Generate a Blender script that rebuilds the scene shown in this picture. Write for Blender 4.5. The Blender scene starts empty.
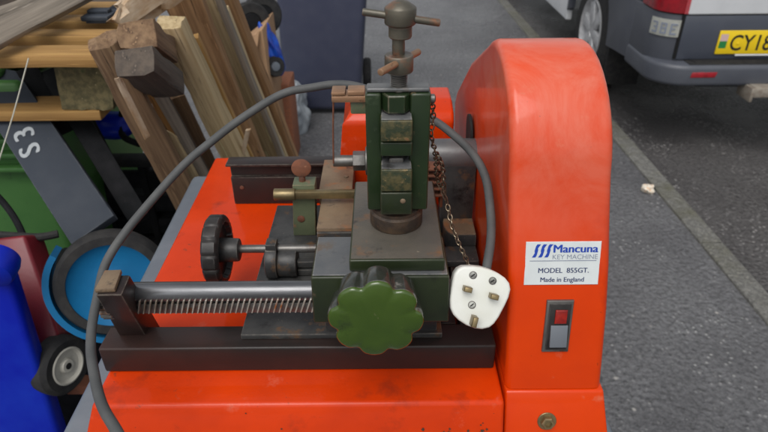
import bpy, bmesh, math, random
from mathutils import Vector, Matrix, noise
R = math.radians
random.seed(7)
S = bpy.context.scene
COL = S.collection

# ------------------------------------------------------------------ camera, sky, sun, exposure
CAM_H = 1.40                      # eye height above the pavement
T = 0.986                         # height of the machine's base top above the pavement
F = 600.0                         # focal length in pixels of the 768 px wide photograph
PITCH = R(32)
cd = bpy.data.cameras.new('camera'); cam = bpy.data.objects.new('camera', cd); COL.objects.link(cam)
cam.rotation_euler = (Matrix.Rotation(R(90) - PITCH, 3, 'X') @ Matrix.Rotation(R(-.5), 3, 'Z')).to_euler(); cam.location = (0, 0, CAM_H)
cd.sensor_width = 36; cd.lens = F / 768 * 36; cd.clip_start = 0.02; cd.clip_end = 500
cd.dof.use_dof = True; cd.dof.focus_distance = 0.53; cd.dof.aperture_fstop = 13.0
S.camera = cam
W_ = bpy.data.worlds.new('World'); S.world = W_; W_.use_nodes = True
nt = W_.node_tree; nt.nodes.clear()
sky = nt.nodes.new('ShaderNodeTexSky'); sky.sky_type = 'NISHITA'; sky.sun_disc = False
SUN_EL, SUN_ROT = R(58), R(200)
sky.sun_elevation = SUN_EL; sky.sun_rotation = SUN_ROT
sky.air_density = 1.0; sky.dust_density = 4.0; sky.ozone_density = 0.6
hsv = nt.nodes.new('ShaderNodeHueSaturation'); hsv.inputs['Saturation'].default_value = 0.22
bg = nt.nodes.new('ShaderNodeBackground'); bg.inputs['Strength'].default_value = 0.15
wo = nt.nodes.new('ShaderNodeOutputWorld')
nt.links.new(sky.outputs[0], hsv.inputs['Color']); nt.links.new(hsv.outputs[0], bg.inputs[0]); nt.links.new(bg.outputs[0], wo.inputs[0])
sd = bpy.data.lights.new('sun', 'SUN'); sd.energy = 1.1; sd.angle = R(40); sd.color = (1, .97, .93)
sun = bpy.data.objects.new('sun', sd); COL.objects.link(sun)
# sky rotation is measured clockwise from +Y; the lamp shines from the same direction
sdir = Vector((math.sin(SUN_ROT) * math.cos(SUN_EL), math.cos(SUN_ROT) * math.cos(SUN_EL), math.sin(SUN_EL)))
sun.rotation_euler = (-sdir).to_track_quat('-Z', 'Y').to_euler(); sun.location = (0, -3, 8)
S.view_settings.view_transform = 'Standard'; S.view_settings.look = 'None'
S.view_settings.exposure = 0.0; S.view_settings.gamma = 1.0; S.view_settings.use_curve_mapping = False

# ------------------------------------------------------------------ measuring: a photo pixel plus a known depth gives a point
_c, _s = math.cos(PITCH), math.sin(PITCH)
def ray(x, y):
    u = (x - 384) / F; v = -(y - 216) / F
    return Vector((u, _c + v * _s, -_s + v * _c))
def P(x, y, Y=None, Z=None, D=None, pl=None):     # machine coordinates: z = 0 on the red base's top
    r = ray(x, y); o = Vector((0, 0, CAM_H - T))
    if Y is not None: t = Y / r.y
    elif Z is not None: t = (Z - o.z) / r.z
    elif pl is not None: t = (pl[0] - o).dot(pl[1]) / r.dot(pl[1])
    else: t = D
    return o + r * t
def W(x, y, Y=None, Z=None, D=None):              # world coordinates: z = 0 on the pavement
    if Z is not None: Z -= T
    return P(x, y, Y, Z, D) + Vector((0, 0, T))

# ------------------------------------------------------------------ materials
def rgb(c): return (c[0], c[1], c[2], 1)
def mat(name, col, rough=.5, metal=0, col2=None, scale=12, lo=.4, hi=.65, spots=None, bump=0, bscale=150, stretch=(1, 1, 1), coat=0, rough2=None, spec=.5, detail=6, edge=None, sheen_chalk=None):
    """noise-mixed colour; spots = (colour, scale, threshold[, softness]) for chips, rust, grime"""
    m = bpy.data.materials.new(name); m.use_nodes = True
    n = m.node_tree; L = n.links; b = n.nodes['Principled BSDF']
    b.inputs['Metallic'].default_value = metal; b.inputs['Roughness'].default_value = rough
    b.inputs['Coat Weight'].default_value = coat; b.inputs['Coat Roughness'].default_value = .09
    b.inputs['Specular IOR Level'].default_value = spec
    tc = n.nodes.new('ShaderNodeTexCoord'); mp = n.nodes.new('ShaderNodeMapping')
    mp.inputs['Scale'].default_value = stretch; L.new(tc.outputs['Object'], mp.inputs[0])
    def nz(sc, det=detail, r=.6):
        t = n.nodes.new('ShaderNodeTexNoise'); t.inputs['Scale'].default_value = sc; t.inputs['Detail'].default_value = det
        t.inputs['Roughness'].default_value = r; L.new(mp.outputs[0], t.inputs['Vector']); return t
    def ramp(src, a, bb):
        r = n.nodes.new('ShaderNodeMapRange'); r.inputs[1].default_value = a; r.inputs[2].default_value = bb
        L.new(src, r.inputs[0]); return r
    def mix(f, A, B):
        x = n.nodes.new('ShaderNodeMix'); x.data_type = 'RGBA'; L.new(f, x.inputs[0])
        if isinstance(A, tuple): x.inputs[6].default_value = rgb(A)
        else: L.new(A, x.inputs[6])
        x.inputs[7].default_value = rgb(B); return x.outputs[2]
    cur = tuple(col)
    if col2 is not None:
        f = ramp(nz(scale).outputs[0], lo, hi); cur = mix(f.outputs[0], cur, tuple(col2))
        if rough2 is not None:
            rr = n.nodes.new('ShaderNodeMapRange'); rr.inputs[3].default_value = rough; rr.inputs[4].default_value = rough2
            L.new(f.outputs[0], rr.inputs[0]); L.new(rr.outputs[0], b.inputs['Roughness'])
    for sp in (spots or []):
        so = sp[3] if len(sp) > 3 else .04
        f = ramp(nz(sp[1], 8, .65).outputs[0], sp[2], sp[2] + so); cur = mix(f.outputs[0], cur, tuple(sp[0]))
    def math_(op, a, c):
        x = n.nodes.new('ShaderNodeMath'); x.operation = op; x.use_clamp = True; L.new(a, x.inputs[0])
        if isinstance(c, float): x.inputs[1].default_value = c
        else: L.new(c, x.inputs[1])
        return x.outputs[0]
    if sheen_chalk:                                                   # pale sky sheen painted into the upper colour, along with wiped chalky bloom
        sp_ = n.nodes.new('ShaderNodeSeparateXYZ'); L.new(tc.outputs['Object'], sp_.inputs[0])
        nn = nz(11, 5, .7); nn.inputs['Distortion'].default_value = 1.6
        f = math_('MULTIPLY', ramp(sp_.outputs[2], sheen_chalk[1], sheen_chalk[2]).outputs[0], ramp(nn.outputs[0], .22, .62).outputs[0])
        cur = mix(math_('MULTIPLY', f, sheen_chalk[3]), cur, sheen_chalk[0])
    if edge:                                                    # paint rubbed off along the edges
        bv = n.nodes.new('ShaderNodeBevel'); bv.samples = 6; bv.inputs['Radius'].default_value = edge[1]
        ge = n.nodes.new('ShaderNodeNewGeometry'); dt = n.nodes.new('ShaderNodeVectorMath'); dt.operation = 'DOT_PRODUCT'
        L.new(bv.outputs[0], dt.inputs[0]); L.new(ge.outputs['Normal'], dt.inputs[1])
        e1 = ramp(dt.outputs['Value'], .985, .86).outputs[0]
        f = math_('MULTIPLY', e1, ramp(nz(edge[2] if len(edge) > 2 else 70, 6, .7).outputs[0], .40, .56).outputs[0])
        cur = mix(f, cur, edge[0])
    if isinstance(cur, tuple): b.inputs['Base Color'].default_value = rgb(cur)
    else: L.new(cur, b.inputs['Base Color'])
    if bump:
        bp = n.nodes.new('ShaderNodeBump'); bp.inputs['Strength'].default_value = bump; bp.inputs['Distance'].default_value = .002
        L.new(nz(bscale, 5).outputs[0], bp.inputs['Height']); L.new(bp.outputs[0], b.inputs['Normal'])
    return m
M = {}
M['red'] = mat('red_paint', (.68, .050, .0008), .32, 0, (.58, .038, .0008), 9, .35, .7, [((.60, .13, .06), 30, .64, .12), ((.40, .020, .004), 8, .58, .2), ((.08, .025, .015), 140, .71, .02)], .06, 60, coat=.45, rough2=.42, spec=.15, sheen_chalk=((.66, .20, .135), .17, .30, .66))
M['red_worn'] = mat('worn_red_paint', (.63, .042, .0008), .38, 0, (.50, .031, .001), 14, .3, .7, [((.62, .14, .08), 30, .62, .2), ((.26, .022, .006), 16, .57, .16), ((.16, .035, .015), 60, .66, .08), ((.03, .02, .015), 140, .70, .02)], .12, 80, coat=.30, rough2=.5, spec=.15)
M['red_side'] = mat('stained_red_paint', (.42, .018, .010), .40, 0, (.30, .016, .010), 18, .35, .7, [((.36, .12, .05), 45, .64, .15)], .1, 80)
M['bed'] = mat('dark_brown_black_paint', (.018, .014, .013), .42, 0, (.036, .018, .015), 16, .4, .7, [((.16, .12, .09), 160, .76, .02)], .12, 90, coat=.1, edge=((.20, .17, .14), .0025), spec=.28)
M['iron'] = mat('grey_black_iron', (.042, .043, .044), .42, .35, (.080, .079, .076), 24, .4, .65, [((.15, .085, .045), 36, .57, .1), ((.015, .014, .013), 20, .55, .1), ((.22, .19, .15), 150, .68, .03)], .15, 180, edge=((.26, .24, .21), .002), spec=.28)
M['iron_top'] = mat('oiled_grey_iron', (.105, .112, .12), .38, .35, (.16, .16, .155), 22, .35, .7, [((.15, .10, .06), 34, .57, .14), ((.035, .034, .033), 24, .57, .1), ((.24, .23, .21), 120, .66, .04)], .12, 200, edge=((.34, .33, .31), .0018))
M['steel'] = mat('bright_steel', (.20, .205, .215), .30, .8, (.10, .10, .105), 40, .35, .7, [((.26, .13, .06), 50, .68, .08)], .08, 200, stretch=(.25, 1, 1))
M['steel_dark'] = mat('dull_steel', (.20, .195, .185), .42, .7, (.12, .11, .10), 40, .35, .7, [((.20, .095, .05), 50, .57, .1), ((.04, .036, .032), 30, .57, .1)], .12, 200)
M['rusty'] = mat('brown_rusty_steel', (.20, .135, .085), .55, .25, (.12, .085, .06), 50, .35, .7, [((.28, .13, .06), 80, .6, .1)], .2, 220)
M['rust'] = mat('rust', (.19, .065, .03), .75, 0, (.09, .04, .025), 90, .35, .7, [((.33, .16, .09), 120, .62, .08)], .3, 250)
M['rustdark'] = mat('dark_pitted_rust', (.045, .032, .024), .6, .2, (.10, .062, .036), 70, .4, .65, [((.17, .085, .04), 90, .64, .06)], .35, 220)
M['plate_top'] = mat('oily_stained_plate', (.125, .108, .085), .42, .25, (.085, .078, .066), 26, .35, .65, [((.19, .10, .05), 30, .57, .14), ((.035, .03, .026), 40, .58, .1), ((.23, .20, .15), 110, .66, .04)], .2, 200)
M['tan'] = mat('tan_rust_film', (.225, .160, .098), .55, .15, (.16, .108, .068), 30, .35, .7, [((.28, .115, .045), 34, .55, .12), ((.065, .048, .038), 50, .58, .08), ((.34, .27, .19), 120, .66, .04)], .15, 200, edge=((.10, .07, .05), .002))
M['green'] = mat('dark_green_enamel', (.013, .026, .010), .36, 0, (.020, .037, .013), 20, .35, .7, [((.009, .014, .008), 34, .56, .12), ((.15, .10, .055), 80, .66, .03), ((.06, .08, .045), 30, .63, .1)], .08, 120, coat=.3, edge=((.24, .20, .14), .0022), spec=.28)
M['green_blk'] = mat('blackish_green_enamel', (.016, .023, .012), .36, 0, (.026, .036, .014), 18, .35, .7, [((.10, .07, .045), 50, .63, .06), ((.008, .009, .007), 26, .56, .12)], .1, 120, coat=.2, edge=((.24, .20, .13), .0022), spec=.28)
M['green_pale'] = mat('faded_grey_green_paint', (.115, .135, .075), .5, 0, (.085, .105, .06), 40, .35, .7, [((.20, .11, .06), 70, .60, .08)], .15, 160, edge=((.30, .20, .12), .002))
M['moss'] = mat('pitted_yellow_green_paint', (.085, .072, .028), .55, 0, (.026, .036, .016), 130, .42, .58, [((.20, .14, .06), 120, .58, .06), ((.22, .09, .04), 60, .62, .06)], .35, 220, edge=((.24, .19, .10), .002))
M['knobgreen'] = mat('glossy_olive_green_enamel', (.034, .070, .006), .20, 0, (.052, .096, .009), 16, .35, .7, [((.018, .034, .008), 26, .58, .14), ((.13, .14, .06), 130, .69, .03)], .10, 60, coat=.5)
M['khaki'] = mat('worn_khaki_steel', (.13, .115, .085), .42, .45, (.085, .08, .065), 45, .35, .7, [((.24, .11, .06), 50, .56, .12), ((.045, .04, .034), 40, .57, .1)], .12, 200, edge=((.30, .24, .19), .002))
M['copper'] = mat('coppery_rusty_steel', (.36, .20, .11), .45, .4, (.24, .14, .08), 60, .35, .7, [((.10, .06, .04), 90, .62, .06)], .15, 200, edge=((.50, .33, .22), .0015))
M['brass'] = mat('tarnished_brass', (.26, .20, .10), .38, .7, (.18, .14, .075), 70, .35, .7, None, .1, 200)
M['knobrim'] = mat('dark_worn_knob_rim', (.030, .034, .026), .22, .2, (.07, .072, .066), 30, .45, .65, [((.20, .19, .17), 60, .62, .05)], .1, 120, coat=.4, edge=((.26, .25, .23), .0015))
M['blackp'] = mat('black_bakelite', (.020, .019, .019), .38, 0, (.040, .036, .034), 40, .4, .7, [((.10, .08, .07), 90, .70, .06)], .08, 150, edge=((.14, .13, .12), .0015), spec=.28)
M['rubber'] = mat('grey_rubber_cable', (.070, .073, .074), .6, 0, (.10, .102, .10), 30, .4, .7, [((.24, .22, .19), 70, .70, .05)], .1, 200, spec=.28)
M['white'] = mat('white_plastic', (.70, .71, .66), .32, 0, (.64, .65, .58), 40, .4, .7, [((.40, .36, .28), 110, .73, .04)], .03, 100)
M['label'] = mat('silvery_white_label', (.62, .66, .66), .35, 0, (.56, .60, .60), 60, .4, .7, [((.35, .30, .26), 160, .74, .03)])
M['blueink'] = mat('blue_print', (.010, .050, .36), .4)
M['greyink'] = mat('grey_print', (.20, .23, .30), .4)
M['darkink'] = mat('navy_print', (.030, .045, .12), .4)
M['swred'] = mat('red_translucent_lens', (.20, .008, .006), .15, 0, (.34, .016, .008), 90, .4, .6, None, .1, 200, coat=.5)
M['swgrey'] = mat('grey_rocker', (.14, .155, .175), .35)
M['thread'] = mat('oily_thread_steel', (.30, .29, .27), .35, .75, (.17, .16, .15), 60, .4, .65)
M['tooth'] = mat('worn_rack_steel', (.44, .42, .37), .36, .4, (.20, .17, .13), 40, .45, .65, [((.36, .14, .05), 24, .60, .06)])
M['chain'] = mat('oily_chain_steel', (.24, .20, .14), .35, .85, (.14, .10, .07), 150, .35, .65)
M['dark_chip'] = mat('chipped_primer', (.035, .022, .015), .7, 0, (.10, .04, .02), 200)
M['dark'] = mat('black_gap', (.006, .006, .006), .8)
# surroundings
M['lid'] = mat('blue_grey_bin_plastic', (.12, .14, .165), .5, 0, (.15, .17, .195), 20, .4, .7, [((.22, .22, .21), 60, .68, .06)], .1, 120)
M['navybin'] = mat('dark_blue_bin_plastic', (.046, .052, .088), .48, 0, (.056, .062, .098), 14, .4, .7, [((.065, .07, .095), 50, .68, .1)], .15, 180)
M['greenbin'] = mat('green_bin_plastic', (.055, .165, .040), .5, 0, (.075, .20, .05), 9, .4, .7, [((.04, .09, .03), 30, .64, .1)], .1, 100)
M['bluebin'] = mat('bright_blue_plastic', (.002, .012, .36), .38, 0, (.006, .03, .42), 10, .4, .7, [((.03, .05, .25), 60, .70, .06)], .08, 100, spec=.28)
M['cyanblue'] = mat('mid_blue_plastic', (.004, .115, .27), .5, 0, (.006, .15, .34), 12, .4, .7, [((.03, .10, .18), 40, .66, .08)], .08, 100, spec=.28)
M['blueitem'] = mat('vivid_blue_plastic', (.006, .085, .52), .35, 0, (.004, .03, .30), 22, .45, .6)
M['maroon'] = mat('dark_red_metal', (.165, .008, .016), .42, 0, (.12, .008, .014), 16, .4, .7, [((.05, .015, .015), 50, .66, .08)], .1, 100)
M['tyre'] = mat('black_tyre_rubber', (.018, .018, .019), .75, 0, (.035, .034, .032), 40, .4, .7, None, .2, 200, spec=.28)
M['hub'] = mat('off_white_wheel_plastic', (.55, .53, .46), .45, 0, (.42, .40, .34), 30, .4, .7, [((.2, .17, .12), 50, .68, .08)])
M['slate'] = mat('slate_grey_panel', (.032, .040, .053), .75, 0, (.044, .052, .065), 12, .4, .7, [((.14, .13, .11), 60, .70, .06)], .15, 120, edge=((.15, .16, .17), .004, 30), spec=.28)
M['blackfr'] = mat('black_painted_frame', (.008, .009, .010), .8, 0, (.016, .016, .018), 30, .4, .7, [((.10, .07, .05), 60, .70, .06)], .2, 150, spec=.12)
M['paintw'] = mat('white_hand_paint', (.36, .39, .41), .7, 0, (.22, .25, .27), 60, .5, .8)
M['cord'] = mat('pale_cord', (.45, .45, .38), .7)
M['cardb'] = mat('brown_cardboard', (.36, .22, .12), .8, 0, (.30, .18, .10), 14, .4, .7, None, .15, 60)
M['bag'] = mat('pale_grey_plastic_sheet', (.32, .35, .37), .35, 0, (.24, .27, .30), 14, .4, .7, None, .3, 40)
M['brick'] = mat('orange_brick', (.30, .11, .055), .8, 0, (.22, .09, .05), 60, .4, .7, None, .3, 150)
M['litter'] = mat('crumpled_white_wrapper', (.68, .62, .52), .5, 0, (.60, .28, .08), 60, .56, .6)
ST = (.35, 6, 6)
def wood(n, a, b, sp=None, r=.8):
    m = mat(n, a, r, 0, b, 5, .38, .62, [(tuple(c * .42 for c in b), 7, .61, .05), (tuple(min(c * 1.5, .6) for c in a), 5, .62, .06)] + (sp or []), .6, 14, stretch=(.55, 17, 17)); return m
WD = dict(
 yellow=wood('fresh_pallet_pine', (.40, .235, .075), (.29, .155, .045), [((.12, .06, .03), 13, .68, .06)]),
 pale=wood('pale_weathered_pine', (.52, .41, .24), (.34, .25, .125), [((.09, .06, .035), 12, .66, .08)]),
 brown=wood('rain_darkened_timber', (.24, .15, .08), (.125, .072, .038), [((.30, .25, .18), 10, .70, .05)]),
 red=wood('reddish_rotting_timber', (.36, .21, .10), (.20, .105, .045), [((.34, .22, .11), 12, .62, .1)]),
 grey=wood('grey_weathered_board', (.29, .25, .20), (.17, .145, .115), [((.34, .31, .27), 10, .64, .08)]),
 dark=wood('dark_wet_board', (.055, .042, .034), (.10, .075, .055)),
 orange=wood('orange_stained_strip', (.40, .20, .055), (.28, .125, .04)),
 end=wood('grey_brown_end_grain', (.105, .082, .062), (.065, .052, .042), [((.22, .19, .15), 14, .64, .08)]))
M['chip'] = mat('mossy_chipboard_block', (.16, .13, .06), .9, 0, (.085, .075, .035), 90, .4, .6, [((.36, .30, .17), 120, .65, .05), ((.06, .085, .03), 40, .6, .1)], .7, 120)
M['splint'] = mat('splintered_bare_wood', (.48, .38, .27), .8, 0, (.34, .20, .09), 16, .4, .65, None, .4, 60, stretch=(1, 3, 3))
M['vanwhite'] = mat('white_van_paint', (.66, .68, .70), .25, 0, (.60, .62, .64), 8, .4, .7, None, 0, coat=.4)
M['vangrey'] = mat('dark_grey_van_plastic', (.062, .068, .084), .45, 0, (.075, .082, .098), 8, .4, .7, [((.11, .11, .12), 40, .68, .08)], .08, 150, edge=((.14, .145, .16), .01, 30))
M['vandoor'] = mat('blue_grey_van_paint', (.050, .058, .078), .3, 0, (.060, .068, .088), 6, .4, .7, [((.09, .09, .10), 30, .68, .1)], 0, coat=.3)
M['lamp'] = mat('red_lamp_lens', (.36, .010, .020), .15, 0, (.24, .008, .014), 30, .4, .6, None, .15, 60, coat=.6)
M['plate'] = mat('yellow_number_plate', (.78, .55, .012), .3)
M['platek'] = mat('black_plate_print', (.012, .012, .012), .4)
M['flagg'] = mat('green_flag_print', (.02, .20, .05), .4); M['flagw'] = mat('pale_flag_print', (.6, .42, .40), .4)
M['alloy'] = mat('grey_wheel_trim', (.55, .56, .57), .35, .4, (.40, .40, .41), 30, .4, .7)
M['glass'] = mat('dark_van_glass', (.02, .022, .025), .06)
M['hitch'] = mat('weathered_aluminium', (.40, .36, .30), .45, .5, (.25, .20, .16), 40, .4, .7)

def tarmac(name, col, col2, fleck, vs, wet, bstr, moss=None, thr=.66):
    m = bpy.data.materials.new(name); m.use_nodes = True
    n = m.node_tree; L = n.links; b = n.nodes['Principled BSDF']
    tc = n.nodes.new('ShaderNodeTexCoord')
    def noise_(sc, d=6, r=.6):
        t = n.nodes.new('ShaderNodeTexNoise'); t.inputs['Scale'].default_value = sc; t.inputs['Detail'].default_value = d
        t.inputs['Roughness'].default_value = r; L.new(tc.outputs['Object'], t.inputs['Vector']); return t.outputs[0]
    def mr(src, a, c, o0=0, o1=1):
        r = n.nodes.new('ShaderNodeMapRange'); r.inputs[1].default_value = a; r.inputs[2].default_value = c
        r.inputs[3].default_value = o0; r.inputs[4].default_value = o1; L.new(src, r.inputs[0]); return r.outputs[0]
    def mix(f, A, B):
        x = n.nodes.new('ShaderNodeMix'); x.data_type = 'RGBA'; L.new(f, x.inputs[0])
        if isinstance(A, tuple): x.inputs[6].default_value = rgb(A)
        else: L.new(A, x.inputs[6])
        if isinstance(B, tuple): x.inputs[7].default_value = rgb(B)
        else: L.new(B, x.inputs[7])
        return x.outputs[2]
    big = mr(noise_(1.4, 7, .65), .42, .58)
    cur = mix(big, col, col2)
    fine = mr(noise_(60, 6, .7), .42, .66); cur = mix(fine, cur, tuple(c * .45 for c in col))
    cur = mix(mr(noise_(170, 4), .55, .75), cur, tuple(min(c * 1.9, .4) for c in col))
    vo = n.nodes.new('ShaderNodeTexVoronoi'); vo.inputs['Scale'].default_value = vs; L.new(tc.outputs['Object'], vo.inputs['Vector'])
    sep = n.nodes.new('ShaderNodeSeparateColor'); L.new(vo.outputs['Color'], sep.inputs[0])
    sel = mr(sep.outputs[0], thr, thr + .02); near = mr(vo.outputs['Distance'], .22, .42, 1, 0)
    mu = n.nodes.new('ShaderNodeMath'); mu.operation = 'MULTIPLY'; L.new(sel, mu.inputs[0]); L.new(near, mu.inputs[1])
    cl = mr(noise_(3.2, 4), .42, .6); m2 = n.nodes.new('ShaderNodeMath'); m2.operation = 'MULTIPLY'; L.new(mu.outputs[0], m2.inputs[0]); L.new(cl, m2.inputs[1])
    cur = mix(m2.outputs[0], cur, fleck)
    v2 = n.nodes.new('ShaderNodeTexVoronoi'); v2.inputs['Scale'].default_value = 17; L.new(tc.outputs['Object'], v2.inputs['Vector'])
    s2 = n.nodes.new('ShaderNodeSeparateColor'); L.new(v2.outputs['Color'], s2.inputs[0])
    a2 = n.nodes.new('ShaderNodeMath'); a2.operation = 'MULTIPLY'; L.new(mr(s2.outputs[1], .78, .8), a2.inputs[0]); L.new(mr(v2.outputs['Distance'], .06, .14, 1, 0), a2.inputs[1])
    cur = mix(a2.outputs[0], cur, (.42, .40, .37))
    if moss: cur = mix(mr(noise_(7, 6), .45, .7), cur, moss)
    L.new(cur, b.inputs['Base Color'])
    L.new(mr(noise_(1.6, 5), .35, .65, wet, wet + .25), b.inputs['Roughness'])
    bp = n.nodes.new('ShaderNodeBump'); bp.inputs['Strength'].default_value = bstr; bp.inputs['Distance'].default_value = .010
    vb = n.nodes.new('ShaderNodeTexVoronoi'); vb.inputs['Scale'].default_value = 70; vb.feature = 'SMOOTH_F1'; L.new(tc.outputs['Object'], vb.inputs['Vector'])
    ad = n.nodes.new('ShaderNodeMath'); ad.operation = 'SUBTRACT'; L.new(noise_(85, 7, .75), ad.inputs[0]); L.new(vb.outputs['Distance'], ad.inputs[1]); L.new(ad.outputs[0], bp.inputs['Height']); L.new(bp.outputs[0], b.inputs['Normal'])
    return m
M['tarmac'] = tarmac('pavement_tarmac', (.122, .122, .128), (.182, .184, .190), (.36, .36, .35), 70, .26, .9, None, .80)
M['roadt'] = tarmac('wet_road_tarmac', (.056, .052, .052), (.108, .103, .101), (.30, .29, .28), 60, .20, .8, None, .55)
M['kerbm'] = tarmac('mossy_concrete_edging', (.20, .198, .182), (.15, .148, .132), (.26, .25, .22), 60, .55, .9, (.12, .118, .085))

# ------------------------------------------------------------------ mesh helpers
OFF = {}                                                       # world position of every thing's origin, for its parts
def add(bm, tmp):
    me = bpy.data.meshes.new('t'); tmp.to_mesh(me); bm.from_mesh(me); bpy.data.meshes.remove(me); tmp.free(); return bm
def bev(t, w, seg=2, edges=None):
    if w > 0: bmesh.ops.bevel(t, geom=edges or list(t.edges), offset=w, segments=seg, profile=.5, affect='EDGES', clamp_overlap=True)
def hexa(bm, pts, w=.001, seg=2):                               # 8 corners: bottom ring then top ring
    t = bmesh.new(); v = [t.verts.new(p) for p in pts]
    for f in ((3, 2, 1, 0), (4, 5, 6, 7), (0, 1, 5, 4), (1, 2, 6, 5), (2, 3, 7, 6), (3, 0, 4, 7)): t.faces.new([v[i] for i in f])
    bmesh.ops.recalc_face_normals(t, faces=t.faces); bev(t, w, seg); return add(bm, t)
def box(bm, x0, x1, y0, y1, z0, z1, w=.001, seg=2):
    return hexa(bm, [(x0, y0, z0), (x1, y0, z0), (x1, y1, z0), (x0, y1, z0), (x0, y0, z1), (x1, y0, z1), (x1, y1, z1), (x0, y1, z1)], w, seg)
def frame(ax):
    ax = Vector(ax).normalized(); u = ax.cross(Vector((0, 0, 1)))
    if u.length < .01: u = Vector((1, 0, 0))
    u.normalize(); return ax, u, ax.cross(u)
def lathe(bm, p0, ax, prof, seg=32, fn=None, ring=False):                   # prof: (distance along axis, radius)
    a, u, v = frame(ax); p0 = Vector(p0); t = bmesh.new(); rings = []
    for d, r in prof:
        rings.append([t.verts.new(p0 + a * d + (u * math.cos(k * 2 * math.pi / seg) + v * math.sin(k * 2 * math.pi / seg)) * max(r, 1e-5) * (fn(k * 2 * math.pi / seg) if fn else 1)) for k in range(seg)])
    for A, B in zip(rings, rings[1:]):
        for k in range(seg): t.faces.new((A[k], A[(k + 1) % seg], B[(k + 1) % seg], B[k]))
    if ring:
        for k in range(seg): t.faces.new((rings[-1][k], rings[-1][(k + 1) % seg], rings[0][(k + 1) % seg], rings[0][k]))
    else: t.faces.new(list(reversed(rings[0]))); t.faces.new(rings[-1])
    bmesh.ops.remove_doubles(t, verts=t.verts, dist=1e-6)
    bmesh.ops.recalc_face_normals(t, faces=t.faces); return add(bm, t)
def cyl(bm, p0, p1, r, r1=None, b=.0008, seg=28):
    p0, p1 = Vector(p0), Vector(p1); L = (p1 - p0).length; r1 = r if r1 is None else r1; b = min(b, r * .4, r1 * .4, L * .3)
    return lathe(bm, p0, p1 - p0, [(0, r - b), (b * .3, r - b * .3), (b, r), (L - b, r1), (L - b * .3, r1 - b * .3), (L, r1 - b)], seg)
def prism(bm, poly, o, u, v, depth, w=.001, seg=2, both=True):   # 2-D outline in the plane o + a*u + b*v, extruded along -(u x v)... towards n*depth
    u, v = Vector(u), Vector(v); n = u.cross(v).normalized(); o = Vector(o); t = bmesh.new()
    A = [t.verts.new(o + u * a + v * b) for a, b in poly]; B = [t.verts.new(o + u * a + v * b + n * depth) for a, b in poly]
    fa = t.faces.new(A); fb = t.faces.new(B); N = len(poly)
    for k in range(N): t.faces.new((A[k], A[(k + 1) % N], B[(k + 1) % N], B[k]))
    bmesh.ops.recalc_face_normals(t, faces=t.faces)
    if w > 0: bev(t, w, seg, list(set(list(fb.edges) + (list(fa.edges) if both else []))))
    return add(bm, t)
def spline(pts, n=8):
    pts = [Vector(p) for p in pts]; out = []
    for i in range(len(pts) - 1):
        a, b, c, d = pts[max(i - 1, 0)], pts[i], pts[i + 1], pts[min(i + 2, len(pts) - 1)]
        for k in range(n):
            t = k / n; out.append(.5 * (2 * b + (c - a) * t + (2 * a - 5 * b + 4 * c - d) * t * t + (3 * b - 3 * c + d - a) * t ** 3))
    return out + [pts[-1]]
def tube(bm, pts, r, seg=12, closed=False):
    t = bmesh.new(); rings = []; N = len(pts); u = None
    for i, p in enumerate(pts):
        q0 = pts[(i - 1) % N] if closed else pts[max(i - 1, 0)]; q1 = pts[(i + 1) % N] if closed else pts[min(i + 1, N - 1)]
        a = (q1 - q0).normalized()
        if u is None: u = frame(a)[1]
        u = (u - a * u.dot(a)).normalized(); v = a.cross(u)
        rings.append([t.verts.new(p + (u * math.cos(k * 2 * math.pi / seg) + v * math.sin(k * 2 * math.pi / seg)) * r) for k in range(seg)])
    prs = list(zip(rings, rings[1:])) + ([(rings[-1], rings[0])] if closed else [])
    for A, B in prs:
        for k in range(seg): t.faces.new((A[k], A[(k + 1) % seg], B[(k + 1) % seg], B[k]))
    if not closed: t.faces.new(rings[0]); t.faces.new(rings[-1])
    bmesh.ops.recalc_face_normals(t, faces=t.faces); return add(bm, t)
def text(bm, s, o, u, v, size, depth=.0002, bold=0, sx=1.0, align='LEFT', thick=0):   # lettering lying in a plane
    cu = bpy.data.curves.new('txt', 'FONT'); cu.body = s; cu.size = size; cu.offset = bold * size; cu.extrude = 0; cu.align_x = align; cu.resolution_u = 4
    ob = bpy.data.objects.new('txt', cu); COL.objects.link(ob)
    me = bpy.data.meshes.new_from_object(ob.evaluated_get(bpy.context.evaluated_depsgraph_get()))
    u, v = Vector(u).normalized(), Vector(v).normalized(); n = u.cross(v); o = Vector(o); src = [vt.co.copy() for vt in me.vertices]
    k = 3 if thick else 1
    for i in range(k):                                          # heavier strokes: the outline repeated a little to the side
        for vt, c in zip(me.vertices, src): vt.co = o + u * (c.x * sx + thick * size * (i - 1) * (k > 1)) + v * c.y + n * (depth + i * .00004)
        bm.from_mesh(me)
    bpy.data.meshes.remove(me); bpy.data.objects.remove(ob); bpy.data.curves.remove(cu); return bm
def obj(name, bm, m, parent=None, ang=35, smooth=True):
    me = bpy.data.meshes.new(name); bm.to_mesh(me); bm.free()
    if parent is not None: o = Vector(OFF[parent.name])
    else:
        xs = [v.co for v in me.vertices]
        o = Vector(((min(c.x for c in xs) + max(c.x for c in xs)) / 2, (min(c.y for c in xs) + max(c.y for c in xs)) / 2, min(c.z for c in xs)))
    me.transform(Matrix.Translation(-o)); me.materials.append(m)
    if smooth:
        me.polygons.foreach_set('use_smooth', [True] * len(me.polygons)); me.set_sharp_from_angle(angle=R(ang))
    ob = bpy.data.objects.new(name, me); COL.objects.link(ob); OFF[ob.name] = o
    if parent is not None: ob.parent = parent
    else: ob.location = o
    return ob
def tag(o, label, cat, group=None):
    o['label'] = label; o['category'] = cat
    if group: o['group'] = group
    return o
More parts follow.
